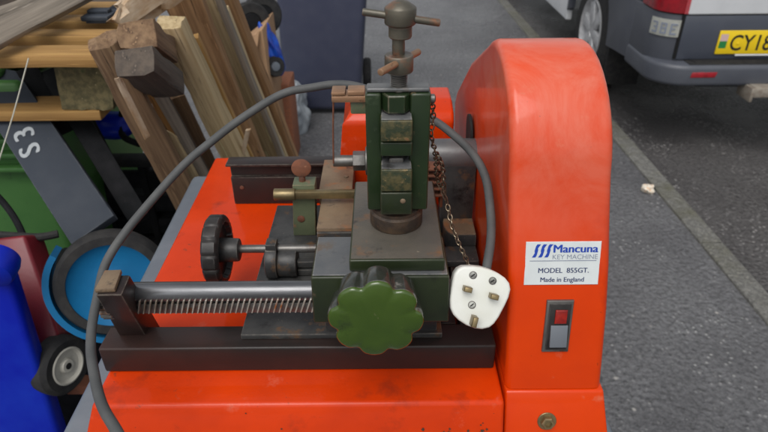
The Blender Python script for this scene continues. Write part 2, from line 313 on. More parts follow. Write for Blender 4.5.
def thing(name, label, cat, loc, group=None, off=None):
    o = bpy.data.objects.new(name, None); COL.objects.link(o); o.location = loc; o.empty_display_size = .1
    OFF[o.name] = Vector(off if off is not None else loc); return tag(o, label, cat, group)
def struct(name, bm, m):
    o = obj(name, bm, m, None, smooth=False); o['kind'] = 'structure'; return o
def B(): return bmesh.new()

# ------------------------------------------------------------------ the setting: pavement, edging, road
b = B(); box(b, -60, 60, -40, 160, -.3, 0, 0); struct('pavement', b, M['tarmac'])
b = B()
def kx(y): return 1.305 - .021 * (y - 1.67)
v = [b.verts.new(p) for p in ((kx(-20), -20, .004), (60, -20, .004), (60, 150, .004), (kx(12), 150, .004), (kx(12), 12, .004))]; b.faces.new(v)
struct('road', b, M['roadt'])
b = B(); t = bmesh.new()
for y0 in range(-6, 22):
    hexa(b, [(kx(y0) - .015, y0 + .004, -.05), (kx(y0) + .075, y0 + .004, -.05), (kx(y0 + 1) + .075, y0 + .998, -.05), (kx(y0 + 1) - .015, y0 + .998, -.05),
             (kx(y0) - .015, y0 + .004, .012), (kx(y0) + .075, y0 + .004, .012), (kx(y0 + 1) + .075, y0 + .998, .012), (kx(y0 + 1) - .015, y0 + .998, .012)], .006)
t.free(); struct('kerb', b, M['kerbm'])

# ------------------------------------------------------------------ the bin the machine stands on
BL = T - .062
lidbin = thing('wheelie_bin', 'blue grey wheelie bin with closed lid carrying the red key cutting machine', 'bin', (-.04, .62, 0))
b = B(); hexa(b, [(x_, y_, z_) for z_ in (BL - .035, BL) for x_, y_ in ((-.310, .30), (.218, .30), (.218, .90), (-.324, .90))], .010, 3); obj('lid', b, M['lid'], lidbin)
b = B(); hexa(b, [(-.22, .40, .05), (.14, .40, .05), (.14, .82, .05), (-.22, .82, .05), (-.28, .32, BL - .036), (.195, .32, BL - .036), (.195, .88, BL - .036), (-.28, .88, BL - .036)], .03, 3)
obj('body', b, M['lid'], lidbin)
for sx in (-.20, .13):
    b = B(); cyl(b, (sx - .025, .84, .1), (sx + .025, .84, .1), .1, None, .012); obj('wheel', b, M['tyre'], lidbin)

# ------------------------------------------------------------------ the key cutting machine
mc = thing('key_cutting_machine', 'red and dark green key cutting machine with a white plug hanging over its front', 'machine', (-.03, .6, BL), off=(-.03, .6, -.062))
# red base: tray with sloped sides
b = B()
hexa(b, [(-.275, .335, -.0615), (.104, .335, -.0615), (.104, .86, -.0615), (-.275, .86, -.0615), (-.2555, .356, 0), (.1035, .356, 0), (.1035, .838, 0), (-.2605, .838, 0)], .0035, 3)
rr = random.Random(3)
for cx_, cz_, n_c, sp_ in ((.055, -.035, 14, .011), (.085, -.030, 10, .008), (.077, -.050, 12, .014), (-.12, -.02, 5, .03)):
    for k in range(n_c):
        x_ = cx_ + rr.gauss(0, sp_); z_ = max(-.058, min(-.008, cz_ + rr.gauss(0, sp_ * .8))); y_ = .356 + z_ / .0615 * .021 - .0006; r_c = rr.uniform(.0006, .0022)
        if x_ < .102: fc_ = b.faces.new([b.verts.new((x_ + r_c * rr.uniform(.4, 1.3) * math.cos(a_), y_ + r_c * rr.uniform(.3, 1) * math.sin(a_) * .32, z_ + r_c * math.sin(a_) * rr.uniform(.6, 1.6))) for a_ in [q_ * math.pi / 4 for q_ in range(8)]]); fc_.material_index = 1
OB = {'base_tray': obj('base_tray', b, M['red_worn'], mc)}; OB['base_tray'].data.materials.append(M['dark_chip'])
# tall red cover: profile of the front, the arch and the sloping back
prof = [(.370, .0005), (.374, .03), (.382, .08), (.392, .12), (.404, .155)]
yc, zc, ra = .502, .183, .0875
for k in range(0, 15):
    a = R(175 - k * (175 - 58) / 14); prof.append((yc + ra * math.cos(a), zc + ra * math.sin(a)))
prof += [(.66, .205), (.79, .124), (.815, .10), (.825, .0005)]
def XL(z): return .1065 - .040 * min(max(z, 0), .28)
def XR(z): return .192 - .062 * min(max(z, 0), .28)
def cover_shell():
    t = bmesh.new()
    A = [t.verts.new((XL(z), y, z)) for y, z in prof]; C = [t.verts.new((XR(z), y, z)) for y, z in prof]
    n = len(prof); fa = t.faces.new(A); fc = t.faces.new(C)
    for k in range(n): t.faces.new((A[k], A[(k + 1) % n], C[(k + 1) % n], C[k]))
    bmesh.ops.recalc_face_normals(t, faces=t.faces)
    bot = {e for e in t.edges if abs(e.verts[0].co.z - .0005) < 1e-5 and abs(e.verts[1].co.z - .0005) < 1e-5}
    bev(t, .0072, 5, [e for e in set(list(fa.edges) + list(fc.edges)) if e not in bot]); return t
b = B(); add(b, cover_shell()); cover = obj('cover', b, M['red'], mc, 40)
# flared foot under the cover
b = B(); hexa(b, [(.1065, .346, -.0615), (.2035, .346, -.0615), (.2035, .79, -.0615), (.1065, .79, -.0615), (.1065, .368, -.0005), (.1935, .368, -.0005), (.1935, .765, -.0005), (.1065, .765, -.0005)], .002, 3)
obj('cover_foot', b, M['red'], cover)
foot_pl = (Vector((.15, .368, 0)), Vector((0, -.0605, .022)).normalized())
# bolt in the foot
p = P(545, 422.5, pl=foot_pl); n = Vector((0, -.94, -.33))
n = foot_pl[1] if foot_pl[1].y < 0 else -foot_pl[1]
b = B(); lathe(b, p - n * .001, n, [(0, .0085), (.0015, .0085), (.002, .008)], 28); obj('washer', b, M['brass'], cover)
b = B(); lathe(b, p + n * .001, n, [(0, .006), (.004, .006), (.005, .005), (.005, .0035), (.002, .003)], 6); obj('bolt', b, M['brass'], cover, 20)
# front plane of the cover (between z .0 and .12 it leans back a little)
fp = (Vector((.15, .374, .03)), Vector((0, -.09, .018)).normalized())
def front(z):
    for (y0, z0), (y1, z1) in zip(prof, prof[1:]):
        if z0 <= z <= z1: return y0 + (y1 - y0) * (z - z0) / (z1 - z0)
def onfront(px, py):                                            # a point on the cover's curved front
    y = .38
    for _ in range(8):
        q = P(px, py, Y=y); y = front(q.z)
    return P(px, py, Y=y)
# name plate
c0, c1, c2 = onfront(523, 286), onfront(597, 286), onfront(524, 243)
u = Vector((1, 0, 0)); v = (c2 - c0); v.x = 0; v.normalize(); n = u.cross(v)
wpl, hpl = (c1 - c0).length, (c2 - c0).length
b = B(); prism(b, [(0, 0), (wpl, 0), (wpl, hpl), (0, hpl)], c0 - n * .0004, u, v, .0012, .0003, 1); plate = obj('name_plate', b, M['label'], cover)
def lab(s, fx, fy, size, m, thick=0, sx=1.0, al='LEFT', nm='lettering'):
    b = B(); text(b, s, c0 + u * wpl * fx + v * hpl * fy + n * .00085, u, v, size, .0001, 0, sx, al, thick); return obj(nm, b, m, plate, smooth=False)
lab('Mancuna', .36, .755, hpl * .26, M['blueink'], .034, 1.06)
lab('KEY MACHINE', .355, .60, hpl * .155, M['greyink'], 0, 1.0)
lab('MODEL  855GT.', .52, .285, hpl * .165, M['darkink'], .018, .98, 'CENTER')
lab('Made in England', .51, .075, hpl * .155, M['darkink'], .018, .96, 'CENTER')
b = B()
for k in range(3):                                              # emblem: three slanted S strokes
    x0 = wpl * (.085 + .082 * k); h = hpl * .30; y0 = hpl * .645; w = wpl * .058; sl = .25
    pl = [(0, 0), (w * .8, 0), (w * .95, h * .12), (w * .95, h * .55), (w * .75, h * .70), (w * .95, h * .86), (w * 1.15, h), (w * .35, h), (w * .15, h * .88), (w * .15, h * .50), (w * .35, h * .34), (w * .18, h * .14)]
    bb = [b.verts.new(c0 + u * (x0 + a + sl * q) + v * (y0 + q) + n * .00095) for a, q in pl]; b.faces.new(bb)
obj('emblem', b, M['blueink'], plate, smooth=False)
b = B(); box_pts = [(.06, .555), (.95, .555), (.95, .572), (.06, .572)]
b.faces.new([b.verts.new(c0 + u * wpl * a + v * hpl * q + n * .00095) for a, q in box_pts]); obj('rule_line', b, M['greyink'], plate, smooth=False)
# rocker switch with its red lamp
s0, s1 = onfront(540, 352), onfront(567, 301)
v2 = (s1 - s0); v2.x = 0; v2.normalize(); n2 = u.cross(v2); ws = .0225; hs = (s1 - s0).dot(v2)
def swbox(nm, x0, x1, y0, y1, d0, d1, m, par, w=.0006):
    b = B(); prism(b, [(x0, y0), (x1, y0), (x1, y1), (x0, y1)], s0 + n2 * d0, u, v2, d1 - d0, w, 2); return obj(nm, b, m, par)
sw = swbox('switch', 0, ws, 0, hs, -.002, .0022, M['steel_dark'], mc)
swbox('switch_bezel', ws * .10, ws * .92, hs * .05, hs * .95, .002, .003, M['blackp'], sw)
swbox('indicator_lens', ws * .33, ws * .78, hs * .58, hs * .84, .0028, .0045, M['swred'], sw)
b = B(); w0, w1, h0, h1 = ws * .22, ws * .86, hs * .14, hs * .54
pts = [s0 + u * a + v2 * q + n2 * d for a, q, d in ((w0, h0, .0029), (w1, h0, .0029), (w1, h1, .0029), (w0, h1, .0029), (w0, h0, .0062), (w1, h0, .0062), (w1, h1, .0036), (w0, h1, .0036))]
hexa(b, pts, .0006); obj('rocker', b, M['swgrey'], sw)
# stepped guard on the cover's inner side, its spindle slot
b = B(); q = [(-.02, 0), (.02, 0), (.02, .02)] + [(.02 * math.cos(R(a)), .02 + .02 * math.sin(R(a))) for a in range(20, 180, 20)] + [(-.02, .02)]
prism(b, q, (.0998, .625, .115), (0, -1, 0), (-.04, 0, 1), .003, .0004, 1); obj('spindle_slot', b, M['dark'], cover)
# motor housing behind the jaws
b = B(); hp = [(.655, .002), (.655, .134), (.663, .144), (.69, .150), (.73, .150), (.755, .13), (.76, .002)]
t = bmesh.new()
Ls = [t.verts.new((-.062 + max(z - .06, 0) * .16 + (.012 if z > .142 else 0), y, z)) for y, z in hp]; Rs = [t.verts.new((.0835, y, z)) for y, z in hp]
t.faces.new(Ls); t.faces.new(Rs)
for k in range(len(hp)): t.faces.new((Ls[k], Ls[(k + 1) % len(hp)], Rs[(k + 1) % len(hp)], Rs[k]))
bmesh.ops.recalc_face_normals(t, faces=t.faces); bev(t, .004, 3); add(b, t); obj('motor_housing', b, M['red_worn'], mc)
# spindle
b = B(); cyl(b, (.03, .60, .118), (.1035, .60, .118), .0185, None, .002); obj('spindle', b, M['iron_top'], mc)
b = B(); cyl(b, (-.056, .60, .112), (-.02, .60, .112), .0065); cyl(b, (-.034, .60, .112), (-.02, .60, .112), .011, None, .001, 6); cyl(b, (-.02, .60, .112), (.03, .60, .112), .016); obj('arbor', b, M['steel_dark'], mc)

# bed: two rails, end posts and floor plate
b = B(); box(b, -.258, .100, .394, .424, .0005, .0295, .0022, 3); box(b, .0715, .100, .4242, .62, .0005, .024, .002); bed = obj('bed_rail', b, M['bed'], mc)
b = B(); box(b, -.131, .052, .4045, .633, .0298, .0355, .001); obj('floor_plate', b, M['iron'], mc)
b = B(); box(b, .0525, .068, .432, .66, .010, .022, .001); obj('sub_plate', b, M['bed'], mc)
b = B()
hexa(b, [(-.250, .4245, .0005), (-.224, .4245, .0005), (-.224, .452, .0005), (-.250, .452, .0005), (-.2345, .379, .1038), (-.2130, .379, .1038), (-.2155, .406, .1038), (-.2345, .406, .1038)], .002)
post = obj('end_post', b, M['bed'], mc)
b = B(); q = [P(93.5, 287, Z=.108), P(114, 286, Z=.108), P(121, 267, Z=.108), P(104, 267.5, Z=.108)]
hexa(b, [x - Vector((0, 0, .004)) for x in q] + q, .0008); obj('post_cap', b, M['tan'], post)
# carriage rod with its rack
RY, RZ = .415, .0775
b = B(); cyl(b, (-.2335, RY, RZ), (.06, RY, RZ), .0092, None, .001, 36); obj('carriage_rod', b, M['steel'], mc)
b = B(); box(b, -.240, .05, RY - .0075, RY + .0075, RZ - .0185, RZ - .0075, .0006)
rod = obj('rack', b, M['steel_dark'], mc)
b = B()
k = -.238
while k < -.055:                                                # slanting rack teeth
    hexa(b, [(k, RY - .0105, RZ - .0165), (k + .0013, RY - .0105, RZ - .0165), (k + .0013, RY - .0070, RZ - .0165), (k, RY - .0070, RZ - .0165),
             (k + .0050, RY - .0112, RZ - .0008), (k + .0066, RY - .0112, RZ - .0008), (k + .0066, RY - .0070, RZ - .0008), (k + .0050, RY - .0070, RZ - .0008)], .0003, 1); k += .0048
obj('rack_teeth', b, M['tooth'], rod)
b = B(); lathe(b, (-.246, RY - .01, RZ - .006), (1, 0, 0), [(0, .010), (.001, .0115), (.010, .0115), (.011, .010)], 60, lambda a: 1 + .07 * math.cos(15 * a)); obj('pinion', b, M['steel_dark'], post)
# rear angle-iron fence
b = B(); box(b, -.201, -.04, .6956, .7005, .0005, .041, .0012); box(b, -.201, -.04, .7008, .7055, .0005, .058, .0008); box(b, -.2045, -.035, .692, .716, .0582, .0612, .0008); obj('rear_fence', b, M['bed'], mc)
b = B(); lathe(b, (-.188, .6955, .026), (0, -1, 0), [(0, .0028), (.0006, .0028), (.0009, .002)], 16); obj('rivet', b, M['rust'], mc)

# carriage block, slide plate
b = B()
hexa(b, [(-.0585, .371, .079), (.0525, .371, .079), (.0525, .428, .079), (-.0585, .428, .079), (-.0578, .3725, .125), (.0508, .3725, .125), (.0508, .428, .125), (-.0578, .428, .125)], .0015, 3)
car = obj('carriage', b, M['green_blk'], mc)
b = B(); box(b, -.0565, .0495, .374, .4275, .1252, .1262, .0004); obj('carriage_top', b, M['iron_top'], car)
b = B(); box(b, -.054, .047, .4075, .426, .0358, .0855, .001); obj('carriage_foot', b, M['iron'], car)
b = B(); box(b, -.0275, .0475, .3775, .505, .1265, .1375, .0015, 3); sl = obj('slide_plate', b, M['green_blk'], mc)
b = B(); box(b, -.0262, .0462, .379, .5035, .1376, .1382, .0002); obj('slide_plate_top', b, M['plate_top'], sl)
# scalloped hand knob on the front
kc = P(375, 320, Y=.338); b = B()
def lobes(a): return .985 + .066 * math.cos(8 * a + .6) - .020 * math.cos(16 * a + 1.2) + .006 * math.cos(24 * a + 1.8)
Rk = .0350
lathe(b, kc + Vector((0, .026, 0)), (0, -1, 0), [(0, Rk * .80), (.002, Rk * .90), (.005, Rk * .95), (.022, Rk), (.0245, Rk * .992)], 160, lobes)
kn = obj('hand_knob', b, M['knobrim'], mc, 50)
b = B(); lathe(b, kc + Vector((0, .0020, 0)), (0, -1, 0), [(0, Rk * .985), (.0012, Rk * .992), (.0026, Rk * .972), (.0034, Rk * .93), (.0042, Rk * .6), (.0044, .002)], 160, lobes); obj('knob_face', b, M['knobgreen'], kn, 60)
b = B(); cyl(b, kc + Vector((0, .0255, 0)), (kc.x, .3705, kc.z), .012); obj('knob_shaft', b, M['steel_dark'], kn)
# tan packing blocks beside the slide plate
b = B(); box(b, -.0690, -.0320, .512, .588, .0358, .080, .0012); box(b, -.0735, -.0355, .590, .668, .0358, .080, .0012); obj('packing_block', b, M['tan'], mc)
b = B(); cyl(b, (-.044, .622, .0795), (-.044, .622, .0815), .003); obj('dowel', b, M['tan'], mc)
b = B(); box(b, -.0685, -.0325, .5085, .5118, .058, .0765, .0005); obj('block_face', b, M['iron'], mc)
# side clamp with thumb screw and rod
cy = .565
q = [P(293, 232, Y=cy), P(315.5, 232, Y=cy), P(315, 184.5, Y=cy), P(292.5, 184.5, Y=cy)]
b = B(); hexa(b, [(q[0].x, cy, .0358), (q[1].x, cy, .0358), (q[1].x, cy + .02, .0358), (q[0].x, cy + .02, .0358), (q[3].x, cy, q[3].z), (q[2].x, cy, q[2].z), (q[2].x, cy + .02, q[2].z), (q[3].x, cy + .02, q[3].z)], .001)
cl = obj('clamp_post', b, M['green_pale'], mc)
tp = P(303, 184, Y=cy + .01); 
b = B(); cyl(b, tp, tp + Vector((0, 0, .012)), .0035); ts = obj('thumb_screw', b, M['rust'], cl)
b = B(); lathe(b, tp + Vector((0, .002, .020)), (0, -1, .25), [(0, .008), (.001, .0102), (.003, .0102), (.004, .0085)], 28, lambda a: 1 + .04 * math.cos(2 * a)); obj('thumb_wing', b, M['rust'], cl)
pr_ = P(275, 194, Y=.56); pe = P(366, 195, Y=.56)
b = B(); box(b, pr_.x, pe.x, .5575, .5645, pr_.z - .0045, pr_.z + .0045, .0012)
rd = obj('clamp_rod', b, M['brass'], cl)
b = B(); cyl(b, (pr_.x - .001, .561, pr_.z), (pr_.x + .022, .561, pr_.z), .0065); obj('rod_tip', b, M['brass'], cl)
b = B(); lathe(b, P(301, 218, Y=cy) + Vector((0, .0005, 0)), (0, -1, 0), [(0, .0042), (.0012, .0042), (.0018, .003)], 20); obj('clamp_screw', b, M['rust'], cl)
# fluted black handwheel on its shaft
wc = P(213, 248.5, Y=.50); 
b = B(); lathe(b, wc + Vector((-.004, 0, 0)), (1, 0, 0), [(0, .026), (.001, .034), (.003, .0362), (.0145, .0362), (.0165, .034), (.0172, .029), (.012, .027), (.011, .012)], 144, lambda a: 1 - .045 * max(0, math.cos(14 * a)) ** 8)
hw = obj('handwheel', b, M['blackp'], mc, 45)
b = B(); cyl(b, wc + Vector((.006, 0, 0)), wc + Vector((.027, 0, 0)), .0128, .0118, .0015); obj('hub', b, M['iron'], hw)
b = B(); cyl(b, wc + Vector((.026, 0, .001)), (-.050, .50, wc.z + .001), .0042); obj('feed_shaft', b, M['steel_dark'], hw)
bc = P(280, 258, Y=.50)
b = B(); cyl(b, (bc.x - .013, .497, bc.z), (bc.x - .001, .497, bc.z), .0185, None, .002); cyl(b, (bc.x - .001, .497, bc.z - .002), (bc.x + .018, .497, bc.z - .002), .0150, None, .0015)
box(b, bc.x - .012, bc.x - .001, .490, .504, bc.z + .008, bc.z + .024, .0015); obj('shaft_bearing', b, M['iron'], mc)
b = B(); box(b, bc.x + .0185, -.048, .490, .498, bc.z - .004, bc.z + .003, .0008); box(b, bc.x + .0185, -.048, .490, .498, bc.z - .014, bc.z - .007, .0008); obj('guide_bar', b, M['iron'], mc)

# the vice tower
TY = .420
b = B(); tx = P(396, 220, Y=.440).x
lathe(b, (tx, .4335, .1384), (0, 0, 1), [(0, .0215), (.001, .0222), (.012, .0222), (.0135, .0205), (.0165, .0205)], 48); tw = obj('vice_foot', b, M['rustdark'], mc)
l0, l1 = P(366, 94, Y=TY).x, P(382.3, 94, Y=TY).x; r0, r1 = P(411.5, 94, Y=TY).x, P(432.5, 94, Y=TY).x; zt = P(400, 94, Y=TY).z
for a, c in ((l0, l1), (r0, r1)):
    b = B(); box(b, a, c, TY, TY + .015, .157, zt, .0018, 3); obj('vice_cheek', b, M['green'], tw)
b = B(); box(b, l1 + .0003, r0 - .0003, TY + .0105, TY + .01455, .157, zt - .001, .001); obj('vice_back', b, M['green_blk'], tw)
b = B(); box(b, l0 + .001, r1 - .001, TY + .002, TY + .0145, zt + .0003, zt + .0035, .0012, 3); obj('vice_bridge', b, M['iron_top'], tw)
xm = P(397, 130, Y=TY).x
def jaw(y0, y1, z0, z1, dx, m, nm): 
    b = B(); box(b, xm - dx, xm + dx, y0, y1, z0, z1, .0012, 3); return obj(nm, b, m, tw)
zc_ = lambda py, Y=TY: P(397, py, Y=Y).z
b = B(); lathe(b, (xm, TY + .006, zc_(112, TY)), (0, 0, 1), [(0, .0112), (.0008, .012), (.0130, .012), (.0138, .0112)], 6); obj('lock_nut', b, M['green'], tw, 20)
b = B(); cyl(b, (xm, TY + .0065, zc_(120)), (xm, TY + .0065, zc_(112)), .010, None, .001); obj('nut_collar', b, M['blackp'], tw)
j1 = jaw(TY - .012, TY + .016, zc_(142, TY - .012), zc_(121, TY - .012), .0118, M['moss'], 'upper_jaw')
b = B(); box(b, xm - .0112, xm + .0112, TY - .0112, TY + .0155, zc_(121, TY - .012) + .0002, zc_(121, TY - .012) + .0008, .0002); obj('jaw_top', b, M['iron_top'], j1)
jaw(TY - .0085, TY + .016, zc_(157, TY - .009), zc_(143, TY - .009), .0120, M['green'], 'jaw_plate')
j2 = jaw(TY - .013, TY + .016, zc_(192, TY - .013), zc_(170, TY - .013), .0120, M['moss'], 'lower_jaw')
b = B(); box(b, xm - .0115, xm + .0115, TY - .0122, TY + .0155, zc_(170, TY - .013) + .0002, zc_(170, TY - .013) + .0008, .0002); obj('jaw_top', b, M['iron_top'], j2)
b = B(); box(b, xm - .006, xm + .006, TY - .002, TY + .016, zc_(169, TY), zc_(157, TY), .002); obj('jaw_pin', b, M['steel_dark'], tw)
jaw(TY - .0125, TY + .016, max(zc_(215, TY - .0125), .1545), zc_(193, TY - .0125), .0125, M['green_blk'], 'vice_tongue')
b = B(); lathe(b, P(403, 201, Y=TY - .0122), (0, -1, 0), [(0, .0022), (.0006, .0022), (.001, .0015)], 14); obj('tongue_rivet', b, M['tan'], tw)
# screw, collar, tommy bars
sx, sy = P(400, 85, Y=.428).x, .4285
zs = lambda py: P(400, py, Y=sy - .008).z
b = B(); t0, t1 = zs(102), zs(72); pf = [(0, .0052)]; n_ = 15
for k in range(n_):
    d = (t1 - t0) * k / n_; h = (t1 - t0) / n_; pf += [(d + h * .3, .0049), (d + h * .55, .0066), (d + h * .72, .0066), (d + h, .0052)]
lathe(b, (sx, sy, t0), (0, 0, 1), pf, 28); scr = obj('clamp_screw_thread', b, M['thread'], mc, 25)
z0, z1 = zs(75), zs(58); b = B(); lathe(b, (sx, sy, z0), (0, 0, 1), [(0, .0098), (.001, .0105), (z1 - z0 - .001, .0105), (z1 - z0, .0098), (z1 - z0 + .0003, .006)], 40); obj('lock_collar', b, M['khaki'], scr)
zm = (z0 + z1) / 2 + .001; b = B(); a = P(381.5, 72.5, Y=sy - .028); e = P(420, 52, Y=sy + .022); cyl(b, a, e, .0026, None, .0008, 18); obj('tommy_bar', b, M['copper'], scr)
b = B(); cyl(b, (sx - .0004, sy, z1), (sx - .0004, sy, zs(36)), .0046); obj('screw_shank', b, M['khaki'], scr)
h0, h1, h2, h3 = zs(41), zs(29), zs(28.5), zs(11)
hx = sx + .0008
b = B(); lathe(b, (hx, sy, h0), (0, 0, 1), [(0, .0075), (.001, .0083), (h1 - h0, .0083), (h2 - h0 + .0012, .0108), (h2 - h0 + .002, .0112), (h3 - h0, .0112), (h3 - h0 + .001, .0107), (h3 - h0 + .0042, .0060), (h3 - h0 + .0056, .002)], 40); obj('screw_head', b, M['khaki'], scr)
b = B(); a = P(364, 11.5, Y=sy); e = P(442, 23.5, Y=sy - .004); cyl(b, a, e, .0026, None, .0015, 20); obj('tee_bar', b, M['khaki'], scr)
# copper-coloured tracer arm and its pin
a = P(333, 99, Y=.50); e = P(366, 99, Y=.50)
b = B(); box(b, a.x, e.x + .003, .494, .512, a.z - .001, a.z + .005, .0012); box(b, a.x, a.x + .012, .494, .512, a.z + .0052, a.z + .0085, .001); box(b, a.x + .014, e.x, .494, .510, a.z + .0052, a.z + .0095, .001); tr = obj('tracer_arm', b, M['copper'], mc)
b = B(); box(b, a.x + .016, e.x + .002, .497, .510, a.z - .013, a.z - .0012, .0015); obj('tracer_block', b, M['green_pale'], tr)
b = B(); tube(b, [P(334.5, 97, Y=.500), P(333.8, 130, Y=.500), P(334, 163, Y=.500)], .0008, 8); obj('tracer_pin', b, M['rust'], tr)
# right of the vice: spring bars, dark vice box, rounded step
b = B(); q = P(428, 166, Y=.54)
for k in range(5): 
    zz = P(430, 166 + k * 6.5, Y=.53).z; box(b, P(427 + k * .8, 166, Y=.53).x, P(441 + k, 166, Y=.53).x, .522, .540, zz - .0022, zz, .0006)
box(b, P(426, 170, Y=.53).x, P(429, 170, Y=.53).x, .524, .538, P(430, 205, Y=.53).z, P(430, 164, Y=.53).z, .0006)
box(b, P(441, 170, Y=.53).x, P(444, 170, Y=.53).x, .524, .538, P(430, 205, Y=.53).z, P(430, 164, Y=.53).z, .0006); obj('spring_comb', b, M['rust'], mc)
b = B(); x0, x1 = P(443, 190, Y=.562).x, .1045; box(b, x0, x1 - .003, .582, .60, .0250, P(460, 166, Y=.582).z, .002); obj('bearing_block', b, M['iron'], mc)
b = B(); zz = .045; yb_ = P(465, 214, Z=zz).y; pa = P(445, 236, Z=zz); pb = P(490, 236, Z=zz); ya = pa.y
q = [(pa.x + .010, ya), (.1015, ya), (.1015, yb_), (pa.x + .016, yb_)] + [(pa.x + .012 - .0125 * math.sin(R(a_)), (ya + yb_) / 2 + (yb_ - ya) / 2 * math.cos(R(a_))) for a_ in range(20, 180, 20)]
prism(b, q, (0, 0, .0245), (1, 0, 0), (0, 1, 0), zz - .0245, .0015, 2); obj('bed_step', b, M['iron'], mc)
b = B(); prism(b, [(x * .985 + .0012, y) for x, y in q], (0, 0, zz + .0002), (1, 0, 0), (0, 1, 0), .0008, .0003, 1); obj('bed_step_top', b, M['tan'], mc)
b = B(); pa = P(446, 262, Z=.032); box(b, pa.x, .1015, pa.y, ya - .002, .0245, .032, .001); obj('lower_step', b, M['iron'], mc)
# chain from the vice to the plug
cpts = spline([P(433, 99, Y=.428), P(434, 118, Y=.436), P(432, 135, Y=.43), P(436, 155, Y=.44), P(438, 180, Y=.47), P(446, 200, Y=.46), P(452, 226, Y=.44), P(459, 245, Y=.42), P(465, 258, Y=.405), P(470, 272, Y=.39)], 40)
def links(bm, pts, L=.0062):
    acc = 0; last = pts[0]; k = 0
    for p in pts[1:]:
        acc += (p - last).length
        if acc >= L * .72:
            acc = 0; a, uu, vv = frame(p - last if (p - last).length > 0 else (0, 0, 1)); w = uu if k % 2 else vv; w = (w + a.cross(w) * random.uniform(-.4, .4)).normalized(); k += 1
            ring = [p + a * (math.cos(t_) * L * .5) + w * (math.sin(t_) * L * .30) for t_ in [i * 2 * math.pi / 14 for i in range(14)]]
            tube(bm, ring, .00062, 6, True)
        last = p
b = B(); links(b, cpts); links(b, spline([P(436, 152, Y=.438), P(443, 168, Y=.45), P(444, 188, Y=.46), P(446, 200, Y=.458)], 30)); obj('chain', b, M['chain'], mc)
b = B(); lathe(b, P(434, 99, Y=.428) - Vector((.004, 0, 0)), (1, 0, 0), [(0, .0035), (.005, .0035), (.006, .002)], 16); obj('chain_screw', b, M['steel_dark'], mc)
# mains flex
cb = [P(150, 470, D=.40), P(134, 452, D=.40), P(118, 432, D=.40), P(97.5, 395, D=.435), P(90.5, 350, D=.475), P(95, 300, D=.51), P(110, 252, D=.535), P(145, 205, D=.55), P(200, 150, D=.565), P(245, 117, D=.57), P(285, 93, D=.57), P(315, 85.5, D=.57), P(340, 84.5, D=.57), P(362, 88.5, D=.57), P(390, 97, D=.575), P(420, 112, D=.575), P(446, 127, D=.57), P(470, 151, D=.555), P(485, 180, D=.54), P(491, 215, D=.52), P(491, 245, D=.505), P(487, 268, D=.495), P(484, 280, D=.492)]
b = B(); tube(b, [p_ + Vector((noise.noise(p_ * 22), noise.noise(p_ * 22 + Vector((9, 0, 0))), noise.noise(p_ * 22 + Vector((0, 9, 0))))) * .0022 for p_ in spline(cb, 10)], .0039, 14); obj('power_cable', b, M['rubber'], mc, 60)
# UK three-pin plug, pins towards the camera
pc = P(479, 299, Y=.372); pn = Vector((.02, -.86, .50)).normalized(); pl_ = (pc, pn)
o2 = [(165, 62), (215, 61), (260, 66), (302, 78), (345, 98), (380, 122), (402, 150), (408, 182), (398, 222), (376, 268), (345, 325), (322, 356), (298, 375), (262, 383), (225, 379), (180, 362), (140, 335), (115, 308), (101, 275), (99, 235), (104, 180), (110, 140), (122, 98), (140, 74)]
uu = Vector((1, 0, 0)) - pn * pn.x; uu.normalize(); vv = pn.cross(uu)
def onplug(cx, cy): 
    q = P(cx / 5.08 + 430, cy / 5.08 + 255, pl=pl_) - pc; return (q.dot(uu), q.dot(vv))
b = B(); prism(b, [onplug(*q) for q in o2][::-1], pc - pn * .014, uu, vv, .014, .0022, 4); plug = obj('plug', b, M['white'], mc, 50)
def at_plug(cx, cy): a, c = onplug(cx, cy); return pc + uu * a + vv * c
rot = R(-14)
def pin(cx, cy, w, h, L, dr=0):
    q = at_plug(cx, cy); a = uu * math.cos(rot) + vv * math.sin(rot); c = pn.cross(a); b = B()
    prism(b, [(-w, -h), (w, -h), (w, h), (-w, h)], q - pn * .001, a, c, L, .0006, 2); return obj('pin', b, M['brass'], plug)
pin(182, 172, .0032, .0020, .011); pin(314, 210, .0032, .0020, .011); pin(212, 332, .0020, .0040, .013)
for cx, cy in ((216, 106), (315, 136), (209, 257)):
    q = at_plug(cx, cy); b = B(); lathe(b, q - pn * .0005, pn, [(0, .0032), (.0009, .0032), (.001, .0026), (.0005, .0024)], 20); obj('plug_screw', b, M['steel_dark'], plug)
    b = B(); a = uu * .8 + vv * .6; prism(b, [(-.0018, -.0004), (.0018, -.0004), (.0018, .0004), (-.0018, .0004)], q + pn * .0002, a, pn.cross(a), .0004, 0); obj('screw_slot', b, M['dark'], plug)


# ------------------------------------------------------------------ the parked van
VX, VY = 1.32, 2.88                                             # its left side and its rear doors
ZB = .70
van = thing('parked_van', 'white parked van with dark grey lower panels and yellow number plate', 'van', (2.30, 5.2, 0))
def plan(x0, x1, y0, y1, r, n=8):                               # rectangle with rounded rear corners
    q = [(x0 + r - r * math.cos(R(90 * k / n)), y0 + r - r * math.sin(R(90 * k / n))) for k in range(n + 1)]
    q += [(x1 - r + r * math.sin(R(90 * k / n)), y0 + r - r * math.cos(R(90 * k / n))) for k in range(n + 1)]
    return q + [(x1, y1), (x0, y1)]
WYc, WR = 3.95, .34
def arch(r, a0=0, a1=180, n=16): return [(WYc + r * math.cos(R(a0 + (a1 - a0) * k / n)), WR + r * math.sin(R(a0 + (a1 - a0) * k / n))) for k in range(n + 1)]
